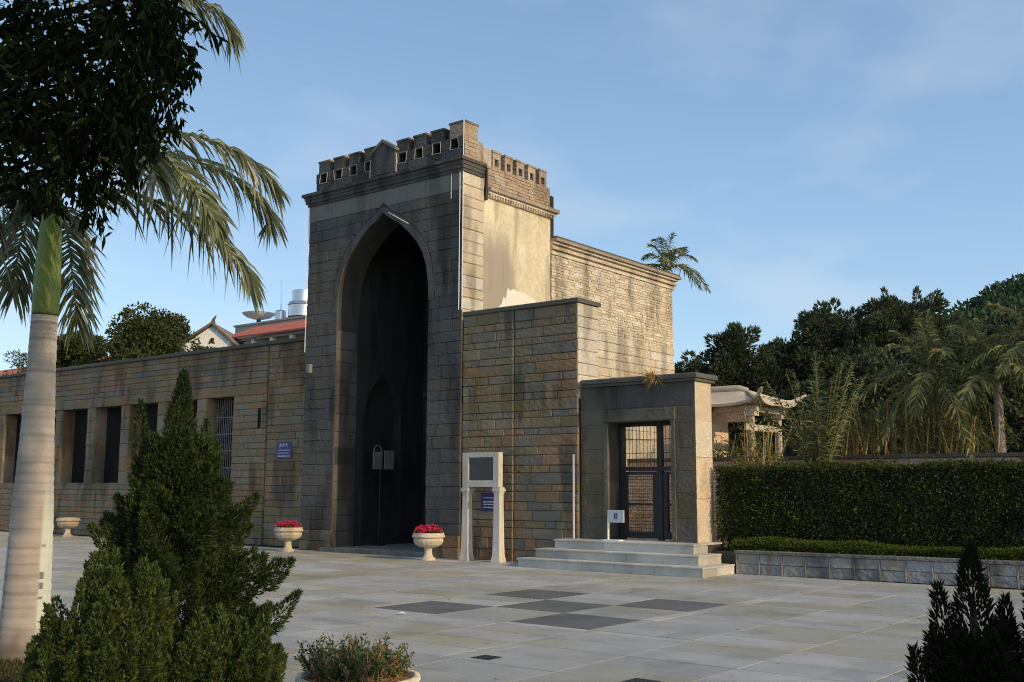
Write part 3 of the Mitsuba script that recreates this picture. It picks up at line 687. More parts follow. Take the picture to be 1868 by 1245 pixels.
# ---------------------------------------------------------------- dark broad-leaved tree reaching in at the top left
r = np.random.default_rng(8)
bt = thing('broadleaf_tree', 'dark dense broad-leaved tree hanging into the upper left corner in front of the palm', 'tree')
TB = A3(-9.3, 3.0, 0)
put(bt + '__trunk', tube([TB, TB + [.05, .05, 2], TB + [.15, .2, 4], TB + [.1, .3, 6], TB + [.2, .3, 8.5]], [.2, .17, .14, .11, .04], 12), 'bark', True)
ac, br = Acc(), Acc()
cl = []
for _ in range(44):
    c = A3(-9.0, 3.25, 6.6) + unit(r.normal(size=3)) * A3(1.45, 1.3, 1.9) * r.uniform(.35, 1) ** .6
    cl.append((c, r.uniform(.3, .5)))
for c in ((-7.75, 4.2, 4.95), (-7.6, 4.3, 5.3), (-7.45, 4.4, 5.6), (-8.35, 3.9, 4.7), (-7.9, 4.1, 5.2), (-8.5, 3.8, 5.0), (-7.5, 4.45, 6.0), (-8.1, 4.0, 5.6), (-7.85, 4.1, 4.9)):
    cl.append((A3(*c), .32))
for _ in range(56):
    a_, b_ = r.uniform(-1.0, .62), r.uniform(-.62, 1.3)
    if a_ > .62 - max(0, .3 - b_) * .8: continue
    cl.append((A3(-7.78, 4.26, 4.91) + RV * a_ + [0, 0, b_] + fwd * r.uniform(-.5, .9), .27))
for c, R in cl:
    m = int(215 * (R / .4) ** 2)
    addl(ac, clump(c, (R, R, R * 1.1), m, r.uniform(.075, .125), .04, r, up=-.55))
    h0 = TB + A3(.15, .25, max(2.6, c[2] - 1.1)); mid = (h0 + c) / 2 + A3(0, 0, .15)
    br.add(*tube([h0, mid, c + r.normal(0, .1, 3)], [.04, .025, .008], 5))
br.put(bt + '__limb', 'inner_shade', True)
for _ in range(46):   # hanging sprays along the ragged lower edge
    b_ = r.uniform(-.6, 1.2); a_ = .55 - max(0, .3 - b_) * .8 + r.uniform(-.25, .1)
    c = A3(-7.78, 4.26, 4.91) + RV * a_ + [0, 0, b_] + fwd * r.uniform(-.4, .6); e_ = c + A3(.1 * r.normal(), .1 * r.normal(), -r.uniform(.2, .5)) + RV * r.uniform(0, .2)
    t_ = r.random(60)[:, None]
    addl(ac, leaves(c + (e_ - c) * t_ + r.normal(0, .035, (60, 3)), r.normal(0, .4, (60, 3)) + [0, 0, -.9], .12, .034, r))
    ac.add(*tube([c, (c + e_) / 2 + [0, 0, .03], e_], [.006, .005, .003], 4))
ac.put(bt + '__crown', 'broad_leaf')

# ---------------------------------------------------------------- conifers of the foreground
def conifer(key, plumes, trunk, mat, L, W, r, dens, core=None):
    a = Acc()
    for b, t, R, n in plumes: addl(a, plume(b, t, R, int(n * dens), L, W, r))
    put(key + '__trunk', tube(*trunk), 'bark', True)
    a.put(key + '__crown', mat)


r = np.random.default_rng(21)
ck = thing('cypress_tree', 'tall ragged dark green cypress in the foreground, left of centre', 'tree')
CB = A3(-6.72, 4.58, 0)
pl = [(CB + [0, 0, 1.9], CB + [.03, .0, 2.74], .18, 1700), (CB + [0, 0, .9], CB + [.02, 0, 2.45], .33, 2600), (CB + RV * -.2 + [0, 0, 1.3], CB + RV * -.29 + [0, 0, 2.52], .15, 1000), (CB + RV * .18 + [0, 0, 1.3], CB + RV * .2 + [0, 0, 2.38], .16, 900)]
for k in range(150):
    z = r.uniform(.05, 2.0); R = np.interp(z, [0, .9, 1.4, 1.8, 2.1], [.6, .56, .47, .36, .2]) * r.uniform(.6, 1.)
    g = r.uniform(0, 2 * np.pi); o = A3(math.cos(g), math.sin(g), 0)
    b = CB + o * R * .55 + [0, 0, z]; t = CB + o * R * 1.05 + r.normal(0, .04, 3) + [0, 0, z + r.uniform(.16, .38)]
    pl.append((b, t, r.uniform(.08, .17), 560))
for s, z in ((.56, 1.72), (.68, 1.36), (.8, 1.3), (.72, 1.02), (.83, .98), (.8, .78), (.7, .6), (-.5, 1.28), (-.52, 1.5)):
    sg_ = np.sign(s)
    for m_ in range(3): pl.append((CB + RV * (s - .4 * sg_ + .12 * m_) + [0, 0, z - .2 + .05 * m_], CB + RV * (s - .12 * sg_ + .06 * m_) + r.normal(0, .05, 3) + [0, 0, z + .03 * m_], .1, 330))
conifer(ck, pl, ([CB, CB + [0, 0, 1.2], CB + [.03, 0, 2.4]], [.08, .06, .02], 8), 'cypress_leaf', .04, .012, r, 1.7)
bk = thing('conifer_bush', 'broad bright green conifer bush of rounded tufts in front of the tall cypress', 'bush')
BB = A3(-5.92, 3.6, 0); pl = []
for cen, rx, rz, n_ in ((BB + [0, 0, .55], .37, .8, 170), (BB + RV * .42 + fwd * .2 + [0, 0, .42], .26, .55, 80), (BB + RV * .68 + fwd * .3 + [0, 0, .34], .3, .6, 100), (BB + RV * .12 + fwd * .05 + [0, 0, .62], .22, .72, 60), (BB + RV * -.2 - fwd * .1 + [0, 0, .4], .25, .6, 70)):
    for k in range(n_):
        d = unit(r.normal(size=3)); d[2] = d[2] * .8 + .15; o = d * A3(rx, rx, rz) * r.uniform(.85, 1.05)
        if cen[2] + o[2] < 0: continue
        b = cen + o * .78; t = cen + o * 1.06 + [0, 0, .13] + r.normal(0, .03, 3)
        pl.append((b, t + [0, 0, r.uniform(-.05, .09)], r.uniform(.05, .12), 330))
conifer(bk, pl, ([BB, BB + [0, 0, .5], BB + [.02, 0, .9]], [.06, .045, .02], 7), 'bush_leaf', .03, .0125, r, 1.5)
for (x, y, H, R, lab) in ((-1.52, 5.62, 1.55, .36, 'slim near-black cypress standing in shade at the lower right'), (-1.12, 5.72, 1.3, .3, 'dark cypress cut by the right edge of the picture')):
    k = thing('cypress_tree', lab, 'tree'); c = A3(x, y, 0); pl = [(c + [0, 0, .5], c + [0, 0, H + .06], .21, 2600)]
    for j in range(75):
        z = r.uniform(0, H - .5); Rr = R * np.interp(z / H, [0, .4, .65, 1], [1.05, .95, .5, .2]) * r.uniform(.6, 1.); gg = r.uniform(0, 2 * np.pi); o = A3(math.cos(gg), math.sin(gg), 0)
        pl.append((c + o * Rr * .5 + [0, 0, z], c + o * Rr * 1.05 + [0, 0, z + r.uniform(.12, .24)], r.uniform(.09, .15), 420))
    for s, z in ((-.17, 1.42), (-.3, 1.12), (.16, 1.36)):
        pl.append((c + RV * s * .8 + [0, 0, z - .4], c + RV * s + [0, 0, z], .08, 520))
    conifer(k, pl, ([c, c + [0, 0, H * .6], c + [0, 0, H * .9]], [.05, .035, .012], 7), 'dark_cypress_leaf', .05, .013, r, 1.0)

# unseen evergreen added beyond the right edge to shade the dark cypresses
r = np.random.default_rng(31)
k = thing('cypress_tree', 'unseen broad tall cypress added outside the right edge to shade the dark cypresses', 'tree'); c = A3(.15, 5.72, 0); pl = [(c + [0, 0, 2.2], c + [0, 0, 3.7], .25, 1200)]
for j in range(150):
    z = r.uniform(0, 3.0); Rr = .8 * np.interp(z, [0, 1.4, 2.4, 3.4], [1.0, .95, .6, .2]) * r.uniform(.5, 1.); gg = r.uniform(0, 2 * np.pi); o = A3(math.cos(gg), math.sin(gg), 0)
    pl.append((c + o * Rr * .4 + [0, 0, z], c + o * Rr * 1.05 + [0, 0, z + r.uniform(.3, .5)], r.uniform(.14, .22), 420))
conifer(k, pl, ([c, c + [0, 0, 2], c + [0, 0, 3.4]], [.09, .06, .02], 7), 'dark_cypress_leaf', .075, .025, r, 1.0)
sk = thing('shade_tree', 'unseen tall tree with a high crown, added beside the viewpoint to shade the upper left foliage', 'tree')  # added out of view; crown and trunk shaped for where their shade falls
c0 = A3(3.4, 3.5, 0)
put(sk + '__trunk', tube([c0 + [.3, -2.2, 0], c0 + [.25, -1.9, 3], c0 + [.2, -1.0, 6.2], c0 + [.1, 0, 8.6], c0 + [.1, 0, 13.5]], [.24, .21, .18, .14, .03], 10), 'bark', True)
a = Acc()
for k in range(230):
    z = r.uniform(7.6, 14.4); R = np.interp(z, [7.6, 9, 12, 14.4], [1.2, 1.6, 1.5, .4]); d = r.normal(size=2); d /= np.linalg.norm(d); q_ = r.uniform(.05, 1) ** .6
    addl(a, clump(c0 + A3(d[0] * R * q_, d[1] * R * q_, z), (.6, .6, .5), 240, .17, .08, r))
a.put(sk + '__crown', 'broad_leaf')

# grass round the palm and the conifers
r = np.random.default_rng(3)
n = 26000
p0 = np.stack([r.uniform(-13.5, -4.6, n), r.uniform(2.6, 6.9, n), np.zeros(n)], 1)
keep = (p0[:, 1] < 6.55 + .12 * np.sin(p0[:, 0] * 2)) & (p0[:, 0] < -5.2)
p0 = p0[keep]
lv = leaves(p0, np.stack([r.normal(0, .45, len(p0)), r.normal(0, .45, len(p0)), np.ones(len(p0))], 1), .1, .014, r)
k = put('grass', lv[:2], 'grass_blade', uv=lv[2]); tag(k, 'short dark grass round the foot of the palm', 'grass', kind='stuff')
tag(put('grass_bed', prism(fp, Polygon([(-13.8, 2.2), (-5.2, 2.2), (-5.2, 5.9), (-5.6, 6.45), (-9, 6.55), (-13.8, 6.6)]), -.03, .02), 'soil'), 'earth bed under the palm and cypress', kind='structure')

# ---------------------------------------------------------------- round planter with straggly herbs
r = np.random.default_rng(4)
pc = A3(-6.78, 6.5, .07)
pp = thing('round_planter', 'round low stone planter at the bottom edge, left of centre', 'planter')
put(pp + '__bowl', lathe([(.34, -.07), (.36, 0), (.4, .02), (.43, .06), (.49, .15), (.52, .2), (.53, .22), (.525, .25), (.48, .255), (.46, .23), (.45, .18)], pc, 44), 'urn_stone', True, uv=[.2, .2])
put(pp + '__straw', (lambda m: m)(lathe([(.46, .19), (.3, .22), (.1, .24), (.001, .24)], pc, 24)), 'soil', True)
g_ = r.uniform(0, 2 * np.pi, 2600); q_ = .45 * np.sqrt(r.random(2600))
po = np.stack([pc[0] + q_ * np.cos(g_), pc[1] + q_ * np.sin(g_), .27 + .04 * r.random(2600)], 1)
lv = leaves(po, r.normal(0, 1, (2600, 3)) * [1, 1, .25], .1, .008, r)
k = put('straw_mulch', lv[:2], 'dry_leaf', uv=lv[2]); tag(k, 'dry orange straw lying in the round planter', 'straw', kind='stuff')
hk = thing('herb_plant', 'straggly grey-green herb with brown dead stems growing in the round planter', 'plant')
a, b = Acc(), Acc()
for j in range(150):
    gg, qq = r.uniform(0, 2 * np.pi), .33 * math.sqrt(r.random()); s0 = pc - RV * .06 + A3(-.05, .08, 0) + A3(qq * math.cos(gg), qq * math.sin(gg), .2)
    s1 = s0 + A3(math.cos(gg) * qq * .5, math.sin(gg) * qq * .5, r.uniform(.13, .3)) + r.normal(0, .04, 3); m_ = (s0 + s1) / 2 + r.normal(0, .02, 3)
    b.add(*tube([s0, m_, s1], [.004, .003, .002], 4), [r.random(), .5])
    nl = 44; tt = r.random(nl) ** .7; ps = s0 + (s1 - s0) * tt[:, None] + r.normal(0, .014, (nl, 3))
    addl(a, leaves(ps, r.normal(0, .7, (nl, 3)) + [0, 0, .5], .04, .018, r, age=np.full(nl, 1. if r.random() < .16 else r.random() * .7)))
b.put(hk + '__stem', 'culm'); a.put(hk + '__foliage', 'small_leaf')

# ---------------------------------------------------------------- urns and their flowers
def urn(x, y, lab, fl=None):
    S_ = .68; k = thing('flower_urn', lab, 'urn', 'stone urns along the front of the buildings')
    pr = [(.29, 0), (.29, .04), (.19, .09), (.15, .18), (.145, .27), (.17, .31), (.22, .33)]
    put(k + '__pedestal', lathe([(q[0] * S_, q[1]) for q in pr], (x, y, 0), 28), 'urn_stone', True, uv=[.3, .3])
    b = [(.2, .33), (.36, .35), (.5, .41), (.57, .5), (.575, .55), (.56, .585)]
    put(k + '__bowl', lathe([(q[0] * S_, q[1]) for q in b], (x, y, 0), 72, np.array([0, .03, .05, .045, .02, 0])), 'urn_stone', 40, lab=None)
    put(k + '__rim', lathe([(q[0] * S_, q[1]) for q in [(.55, .585), (.64, .6), (.66, .63), (.64, .66), (.6, .67), (.62, .7), (.6, .72), (.56, .72), (.54, .66)]], (x, y, 0), 40), 'urn_stone', True, uv=[.4, .4])
    put(k + '__soil', lathe([(.55 * S_, .66), (.3 * S_, .68), (.001, .69)], (x, y, 0), 24), 'soil', True)
    if fl:
        rr = np.random.default_rng(int(abs(x) * 10)); f = thing('flower_plant', fl, 'flowers')
        n = 420; gg = rr.uniform(0, 2 * np.pi, n); qq = .38 * np.sqrt(rr.random(n))
        po = np.stack([x + qq * np.cos(gg), y + qq * np.sin(gg), .68 + .1 * rr.random(n) * (1.2 - qq * 1.5)], 1)
        l = leaves(po, rr.normal(0, .7, (n, 3)) + [0, 0, .4], .075, .055, rr); put(f + '__leaf', l[:2], 'cover_leaf', uv=l[2], kind='stuff')
        for j in range(30):
            gg, qq = rr.uniform(0, 2 * np.pi), .38 * math.sqrt(rr.random()); c = A3(x + qq * math.cos(gg), y + qq * math.sin(gg), .76 + .17 * (1 - (qq / .42) ** 2) * rr.random())
            m = 14; d = unit(rr.normal(size=(m, 3)) + [0, 0, .5]); ag = .9 if rr.random() < .12 else rr.random() * .7
            l = leaves(c + d * .03, d, .055, .05, rr, age=np.full(m, ag)); put(f + '__bloom', l[:2], 'pink_petal', uv=l[2])
    return k


urn(-19.62, 21.28, 'pale gadrooned stone urn with red flowers right of the arch foot', 'bright red and pink flowers filling the urn in front of the gate arch')
urn(-25.45, 21.35, 'stone urn with flowers in front of the joint of hall and gate tower', 'pink flowers in the urn left of the gate tower')
urn(-39.1, 21.9, 'empty pale stone urn at the far left beside the palm trunk')

# ---------------------------------------------------------------- notice board, plaques, sign in the porch
nb = thing('notice_board', 'pale stone notice board on two tapered posts with a dark glazed panel', 'notice board')
YN = 21.85
for c in (-18.75, -17.66):
    prf = [(0, .145), (.06, .14), (.14, .122), (.4, .108), (1.78, .088)]
    ring_ = [A3([c - s_, YN - s_, z], [c + s_, YN - s_, z], [c + s_, YN + s_, z], [c - s_, YN + s_, z]) for z, s_ in prf]
    v = np.vstack(ring_); f = []
    for i in range(len(prf) - 1):
        for j in range(4): a_, b_ = i * 4 + j, i * 4 + (j + 1) % 4; f += [[a_, b_, b_ + 4], [a_, b_ + 4, a_ + 4]]
    p_ = put(nb + '__post', (v, np.array(f)), 'board_stone', uv=[.3, .2])
    put(p_ + '__capital', cat([bx(c - .105, c + .105, YN - .105, YN + .105, 1.78, 1.83), bx(c - .13, c + .13, YN - .13, YN + .13, 1.832, 1.9), bx(c - .11, c + .11, YN - .11, YN + .11, 1.902, 1.94)]), 'board_stone', uv=[.3, .2])
fn_ = frame((0, YN - .09, 0), X)
put(nb + '__frame', cat([obx(fn_, -18.86, -18.64, 1.945, 2.86, -.18, .0), obx(fn_, -17.79, -17.6, 1.945, 2.86, -.18, .0), obx(fn_, -18.64, -17.79, 1.945, 2.12, -.18, -.002), obx(fn_, -18.64, -17.79, 2.73, 2.86, -.18, -.002)]), 'board_stone', uv=[.2, .1])
put(nb + '__panel', bx(-18.64, -17.79, YN - .06, YN - .0, 2.12, 2.73), 'dark_glass')


def strokes(fr, x, z, s, segs, t=.11):
    return [obx(fr, x + min(a, c) * s - (t * s / 2 if a == c else 0), x + max(a, c) * s + (t * s / 2 if a == c else 0), z + min(b, d) * s - (t * s / 2 if b == d else 0), z + max(b, d) * s + (t * s / 2 if b == d else 0), .001, .006, .0005) for a, b, c, d in segs]


GL = [[(0, .85, .12, .85), (0, .5, .12, .5), (.05, 0, .05, .25), (.3, .9, .95, .9), (.35, .72, .9, .72), (.25, .56, 1, .56), (.62, .56, .62, 1), (.38, .42, .85, .42), (.38, 0, .38, .42), (.85, 0, .85, .42), (.38, .22, .85, .22)],
      [(0, .85, .12, .85), (0, .2, .12, .2), (.4, .95, .8, .95), (.35, .75, .9, .75), (.25, .55, 1, .55), (.35, .34, .9, .34), (.62, 0, .62, .75), (.9, .34, .9, .75)],
      [(.1, .85, .9, .85), (0, .62, 1, .62), (.5, .62, .5, 1), (.05, .38, .95, .38), (.68, 0, .68, .5), (.25, .2, .35, .2)]]


def plaque(name, x0, x1, z0, z1, y, lab, mode):
    k = thing(name, lab, 'sign'); fr = frame((0, y, 0), X)
    put(k + '__panel', obx(fr, x0, x1, z0, z1, -.03, 0, .004), 'blue_sign')
    wd, ht = x1 - x0, z1 - z0; ms = []; rr = np.random.default_rng(7)

    def line(zc, hh, a, b):
        xx = a
        while xx < b:
            w_ = hh * rr.uniform(.4, .8); ms.append(obx(fr, xx, min(xx + w_, b), zc - hh / 2, zc + hh / 2, .001, .004, .0005)); xx += w_ + hh * rr.uniform(.25, .5)
    if mode == 0:
        s = ht * .23
        for i, gseg in enumerate(GL): ms.extend(strokes(fr, x0 + wd * .18 + i * s * 1.25, z0 + ht * .68, s, gseg))
        line(z0 + ht * .5, ht * .06, x0 + wd * .12, x1 - wd * .12); line(z0 + ht * .33, ht * .06, x0 + wd * .1, x1 - wd * .2); line(z0 + ht * .15, ht * .08, x0 + wd * .1, x1 - wd * .1)
    else:
        for zc, h_ in ((.72, .05), (.5, .08), (.36, .06), (.2, .06)): line(z0 + ht * zc, ht * h_, x0 + wd * .12, x1 - wd * .12)
    put(k + '__lettering', cat(ms), 'sign_white')


plaque('wall_plaque', -28.15, -27.37, 2.86, 3.42, YH - .02, 'blue plaque with white lettering on the hall wall left of the gate tower', 0)
plaque('wall_plaque', -18.6, -17.98, 1.3, 1.8, YW - .05, 'blue plaque with white lettering low on the wall behind the notice board posts', 1)
ps = thing('porch_sign', 'faint white double notice on a thin stand inside the dark arch', 'sign')
fq = frame((-24.2, 0, 0), Yv)
put(ps + '__panel', cat([obx(fq, 23.62, 24.02, 2.5, 3.05, -.015, .015), tube([(-24.2, 23.63, 3.05), (-24.2, 23.7, 3.2), (-24.2, 23.82, 3.26), (-24.2, 23.94, 3.2), (-24.2, 24.01, 3.05)], .02, 6)]), 'notice_grey')
put(ps + '__panel', obx(fq, 24.12, 24.55, 2.5, 3.1, -.015, .015), 'notice_grey')
put(ps + '__stand', cat([tube([(-24.2, 23.95, .13), (-24.2, 23.95, 2.5)], .02, 6), tube([(-24.2, 23.7, 2.48), (-24.2, 24.5, 2.48)], .015, 6), bx(-24.38, -24.02, 23.8, 24.1, .121, .15)]), 'iron')
tag(put('paper_scrap', (A3([-11.58, 11.86, .012], [-11.47, 11.84, .03], [-11.44, 11.94, .02], [-11.55, 11.96, .035]), np.array([[0, 1, 2], [0, 2, 3]])), 'paper'), 'crumpled white paper scrap lying by the dark paving square', 'paper')
r = np.random.default_rng(91); n = 150
po = np.stack([r.uniform(-16, -3, n), r.uniform(7.5, 20.5, n), np.full(n, .006)], 1); lv = leaves(po, r.normal(0, 1, (n, 3)) * [1, 1, .06], .07, .03, r)
lv[0][:, 2] = np.abs(lv[0][:, 2] - .004) * .6 + .004
tag(put('fallen_leaves', lv[:2], 'dry_leaf', uv=lv[2]), 'a few small dry leaves blown across the paving', 'leaves', kind='stuff')
for x, y, w_, lab in ((-7.88, 9.55, .13, 'small dark drain cover in the paving, nearer the centre'), (-5.72, 9.35, .15, 'dark drain cover at the bottom edge of the paving')):
    k = put('drain_cover', cat([obx(fp, x - w_, x + w_, y - w_ + i * w_ * .4, y - w_ + i * w_ * .4 + w_ * .34, .0015, .006, .002) for i in range(5)]), 'iron'); tag(k, lab, 'drain cover')

# ---------------------------------------------------------------- hedge and ground cover
r = np.random.default_rng(14)
def hedge_pts(n, u0, u1, d0, d1, z0, z1, faces):
    """points on the box's front, top and ends, in the planter's own directions"""
    out, dn = [], []
    for f_, m in faces:
        k = int(n * m); u = r.uniform(u0, u1, k); d = r.uniform(d0, d1, k); z = r.uniform(z0, z1, k); e_ = np.abs(r.normal(0, .05, k)) - .1 * (r.random(k) < .05) * r.random(k)
        lump = .36 * (meshkit.fbm(np.stack([u * 1.7, z * 2.1, d], -1), 3) - .5)
        if f_ == 'front': d = d0 + e_ + lump; nn = A3(-0, -1, .15)
        if f_ == 'top': z = z1 - e_ * .6 + .24 * (meshkit.fbm(np.stack([u * 1.1, d * 2, 0 * u], -1), 3) - .5); nn = A3(0, 0, 1)
        if f_ == 'end': u = u0 + e_; nn = A3(-1, 0, .1)
        if f_ == 'front': z = np.minimum(z, z1 - .05 + .24 * (meshkit.fbm(np.stack([u * 1.1, d * 2, 0 * u], -1), 3) - .5))
        out.append(fc[0] + u[:, None] * UC + d[:, None] * NC + z[:, None] * Z); dn.append(np.tile(nn, (k, 1)))
    return np.vstack(out), np.vstack(dn)


hd = thing('hedge', 'long clipped dark green hedge behind the planter wall', 'hedge')
po, nn = hedge_pts(70000, -.75, 12.5, .72, 2.0, .46, 2.46, (('front', .68), ('top', .27), ('end', .05)))
pa = meshkit.fbm(po * [.9, .9, 1.6], 4, 5); keep = ~((pa < .36) & (r.random(len(po)) < .75)); po, nn, pa = po[keep], nn[keep], pa[keep]
ag = np.clip(r.random(len(po)) * .7 + 1.6 * np.clip(pa - .56, 0, 1) + .3 * (r.random(len(po)) < .05), 0, 1)
sh_ = []
for _ in range(170):   # stray shoots
    u, d = r.uniform(-.6, 12.3), r.uniform(.66, 1.3); b_ = fc[0] + u * UC + d * NC + A3(0, 0, 2.36 if d > .75 else r.uniform(.9, 2.3)); e_ = b_ + A3(r.normal(0, .05), r.normal(0, .04) - .06 * (d < .75), r.uniform(.08, .26))
    sh_.append(b_ + (e_ - b_) * r.random((14, 1)) + r.normal(0, .012, (14, 3)))
sh_ = np.vstack(sh_); po = np.vstack([po, sh_]); nn = np.vstack([nn, np.tile(A3(0, 0, 1.), (len(sh_), 1))]); ag = np.concatenate([ag, r.random(len(sh_))])
lv = leaves(po, nn * .55 + r.normal(0, .6, nn.shape), .062, .036, r, age=ag); put(hd + '__foliage', lv[:2], 'hedge_leaf', uv=lv[2], kind='stuff')
put(hd + '__branchwork', prism(frame(fc[0], UC, NC), sbox(-.6, .97, 12.4, 1.95), .3, 2.37), 'inner_shade')  # solid near-black core stands in for the shade inside the hedge
po, nn = hedge_pts(26000, -.2, 12.5, .22, .66, .46, .74, (('front', .5), ('top', .5)))
lv = leaves(po, nn * .6 + r.normal(0, .5, nn.shape), .05, .03, r)
tag(put('ground_cover', lv[:2], 'cover_leaf', uv=lv[2]), 'low bright ground cover between hedge and planter wall', 'ground cover', kind='stuff')
wd = thing('weed_tuft', 'dry weed tuft growing from the cap over the side entrance', 'plant')
n = 120; po = np.tile(A3(-13.2, YE - .12, 4.66), (n, 1)) + r.normal(0, .05, (n, 3)); lv = leaves(po, r.normal(0, .5, (n, 3)) + [0, -.5, -.4], .3, .02, r, age=np.full(n, .95)); put(wd + '__foliage', lv[:2], 'bamboo_leaf', uv=lv[2])

# ---------------------------------------------------------------- garden wall, small house, pavilion
gw = thing('garden_wall', 'low openwork brick wall holding the raised garden behind the hedge', 'wall')
put(gw + '__core', bx(-30, 2, 31.012, 31.2, 0, 2.82), 'lattice_brick', uv=[.3, .4])
acc = Acc(); fw2 = frame((0, 31, 0), X)
for kz, z in enumerate(np.arange(0.02, 2.75, .1)):
    for x in np.arange(-28 + (kz % 2) * .16, 0, .32): acc.add(*block(fw2, x, x + .305, z, z + .088, rng.uniform(0, .02), .04, .006), [rng.random(), rng.random()])
acc.put(gw + '__brick', 'lattice_brick', kind='stuff')
put(gw + '__coping', bx(-30, 2, 30.9, 31.3, 2.83, 2.93), 'cap_stone')
sh = thing('garden_house', 'low pink plastered garden house seen through the bars of the iron gate', 'house')
put(sh + '__wall', bx(-24.2, -18.1, 33, 36, 2.4, 4.75), 'house_pink')
put(sh + '__roof', prism(frame((0, 33, 0), Yv * 1.0 + 0, Z), sbox(-.2, 4.76, 3.2, 4.9), -24.4, -18.0) if False else bx(-24.4, -17.95, 32.75, 36.2, 4.76, 4.92), 'grey_tile')
put(sh + '__plinth', bx(-24.25, -18.05, 32.93, 32.99, 2.4, 3.5), 'house_grey')

pv = thing('garden_pavilion', 'small pale stone pavilion with curled-up roof corners above the hedge', 'pavilion')
px0, px1, py0, py1, zb = -19.9, -16.52, 34.67, 36.95, 2.35
for x in (px0, px1):
    for y in (py0, py1):
        p_ = put(pv + '__column', tube([(x, y, zb), (x, y, 4.72)], .11, 14), 'pavilion_stone', True)
        put(p_ + '__bracket', bx(x - .2, x + .2, y - .2, y + .2, 4.5, 4.66), 'pavilion_stone')
put(pv + '__beam', bx(px0 - .25, px1 + .25, py0 - .09, py0 + .09, 4.665, 4.86), 'pavilion_stone')
put(pv + '__beam', bx(px0 - .25, px1 + .25, py1 - .09, py1 + .09, 4.665, 4.86), 'pavilion_stone')
put(pv + '__beam', bx(px1 - .09, px1 + .09, py0 + .1, py1 - .1, 4.67, 4.855), 'pavilion_stone')
put(pv + '__beam', bx(px0 - .09, px0 + .09, py0 + .1, py1 - .1, 4.67, 4.855), 'pavilion_stone')
put(pv + '__frieze', bx(px0 + .1, px1 - .1, py0 - .05, py0 + .05, 4.3, 4.66), 'lattice_brick', uv=[.2, .2])
put(pv + '__railing', bx(px1 - .05, px1 + .05, py0 - .5, py1 - .1, 3.98, 4.2), 'pavilion_stone')
# roof: a curved hip with lifted corners
NU = 24
def roof_pt(u, v):
    """u, v in -1..1 over the eaves rectangle; height from the distance to the ridge"""
    hx_, hy_ = (px1 - px0) / 2 + .55, (py1 - py0) / 2 + .55
    d = np.maximum(np.maximum(np.abs(u) * hx_ - (hx_ - hy_ + .2), 0), np.abs(v) * hy_) / hy_
    lift = .34 * (np.abs(u) * np.abs(v)) ** 5
    z = 4.93 + .62 * (1 - np.clip(d, 0, 1)) ** 1.25 + lift
    return np.stack([(px0 + px1) / 2 + u * hx_ * (1 + .05 * (abs(u * v)) ** 6), (py0 + py1) / 2 + v * hy_ * (1 + .06 * (abs(u * v)) ** 6), z], -1)
uu, vv = np.meshgrid(np.linspace(-1, 1, NU + 1), np.linspace(-1, 1, NU + 1), indexing='ij')
top = roof_pt(uu, vv).reshape(-1, 3); bot = top - [0, 0, .1]; N1 = NU + 1
ii, jj = np.meshgrid(np.arange(NU), np.arange(NU), indexing='ij')
qd = np.stack([ii * N1 + jj, (ii + 1) * N1 + jj, (ii + 1) * N1 + jj + 1, ii * N1 + jj + 1], -1).reshape(-1, 4)
rim = [i * N1 for i in range(N1)] + [NU * N1 + j for j in range(1, N1)] + [i * N1 + NU for i in range(NU - 1, -1, -1)] + [j for j in range(NU - 1, 0, -1)]
K = N1 * N1; rq = np.array([[a_, b_, b_ + K, a_ + K] for a_, b_ in zip(rim, rim[1:] + rim[:1])])
rk = put(pv + '__roof', (np.vstack([top, bot]), np.vstack([qd, qd[:, ::-1] + K, rq])), 'pavilion_stone', 30)
put(rk + '__ridge', cat([tube([roof_pt(u, np.float64(0)) + [0, 0, .07] for u in np.linspace(-.45, .45, 7)], [.12] * 7, 8)]), 'pavilion_stone')
for su in (-1, 1):
    for sv in (-1, 1): put(rk + '__hip', tube([roof_pt(su * (.46 + .54 * s_), np.float64(sv * s_)) + [0, 0, .05] for s_ in np.linspace(.02, 1, 9)] + [roof_pt(np.float64(su), np.float64(sv)) + A3(su * .12, sv * .12, .14)], [.08] * 9 + [.04], 7), 'pavilion_stone', True)

# ---------------------------------------------------------------- bamboo, young palms and trees of the garden
def bamboo(x, y, z0, H, n, spread, lab, seed, leafy=1.):
    rr = np.random.default_rng(seed); k = thing('bamboo_clump', lab, 'bamboo', None); a, b = Acc(), Acc()
    for j in range(n):
        s0 = A3(x + rr.normal(0, spread), y + rr.normal(0, spread * .5), z0); hh = H * rr.uniform(.55, 1.1); ln = rr.normal(0, .18, 2)
        s1 = s0 + A3(ln[0], ln[1], hh)
        b.add(*tube([s0, (s0 + s1) / 2 + A3(0, 0, .02), s1], [.026, .022, .008], 5), [rr.random(), .5])
        m = int(95 * leafy); t = rr.uniform(.45, 1.05, m); ps_ = s0 + (s1 - s0) * t[:, None] + rr.normal(0, .2, (m, 3))
        addl(a, leaves(ps_, rr.normal(0, .7, (m, 3)) + [0, 0, -.3], .16, .028, rr))
    b.put(k + '__culm', 'culm', kind='stuff'); a.put(k + '__foliage', 'bamboo_leaf')


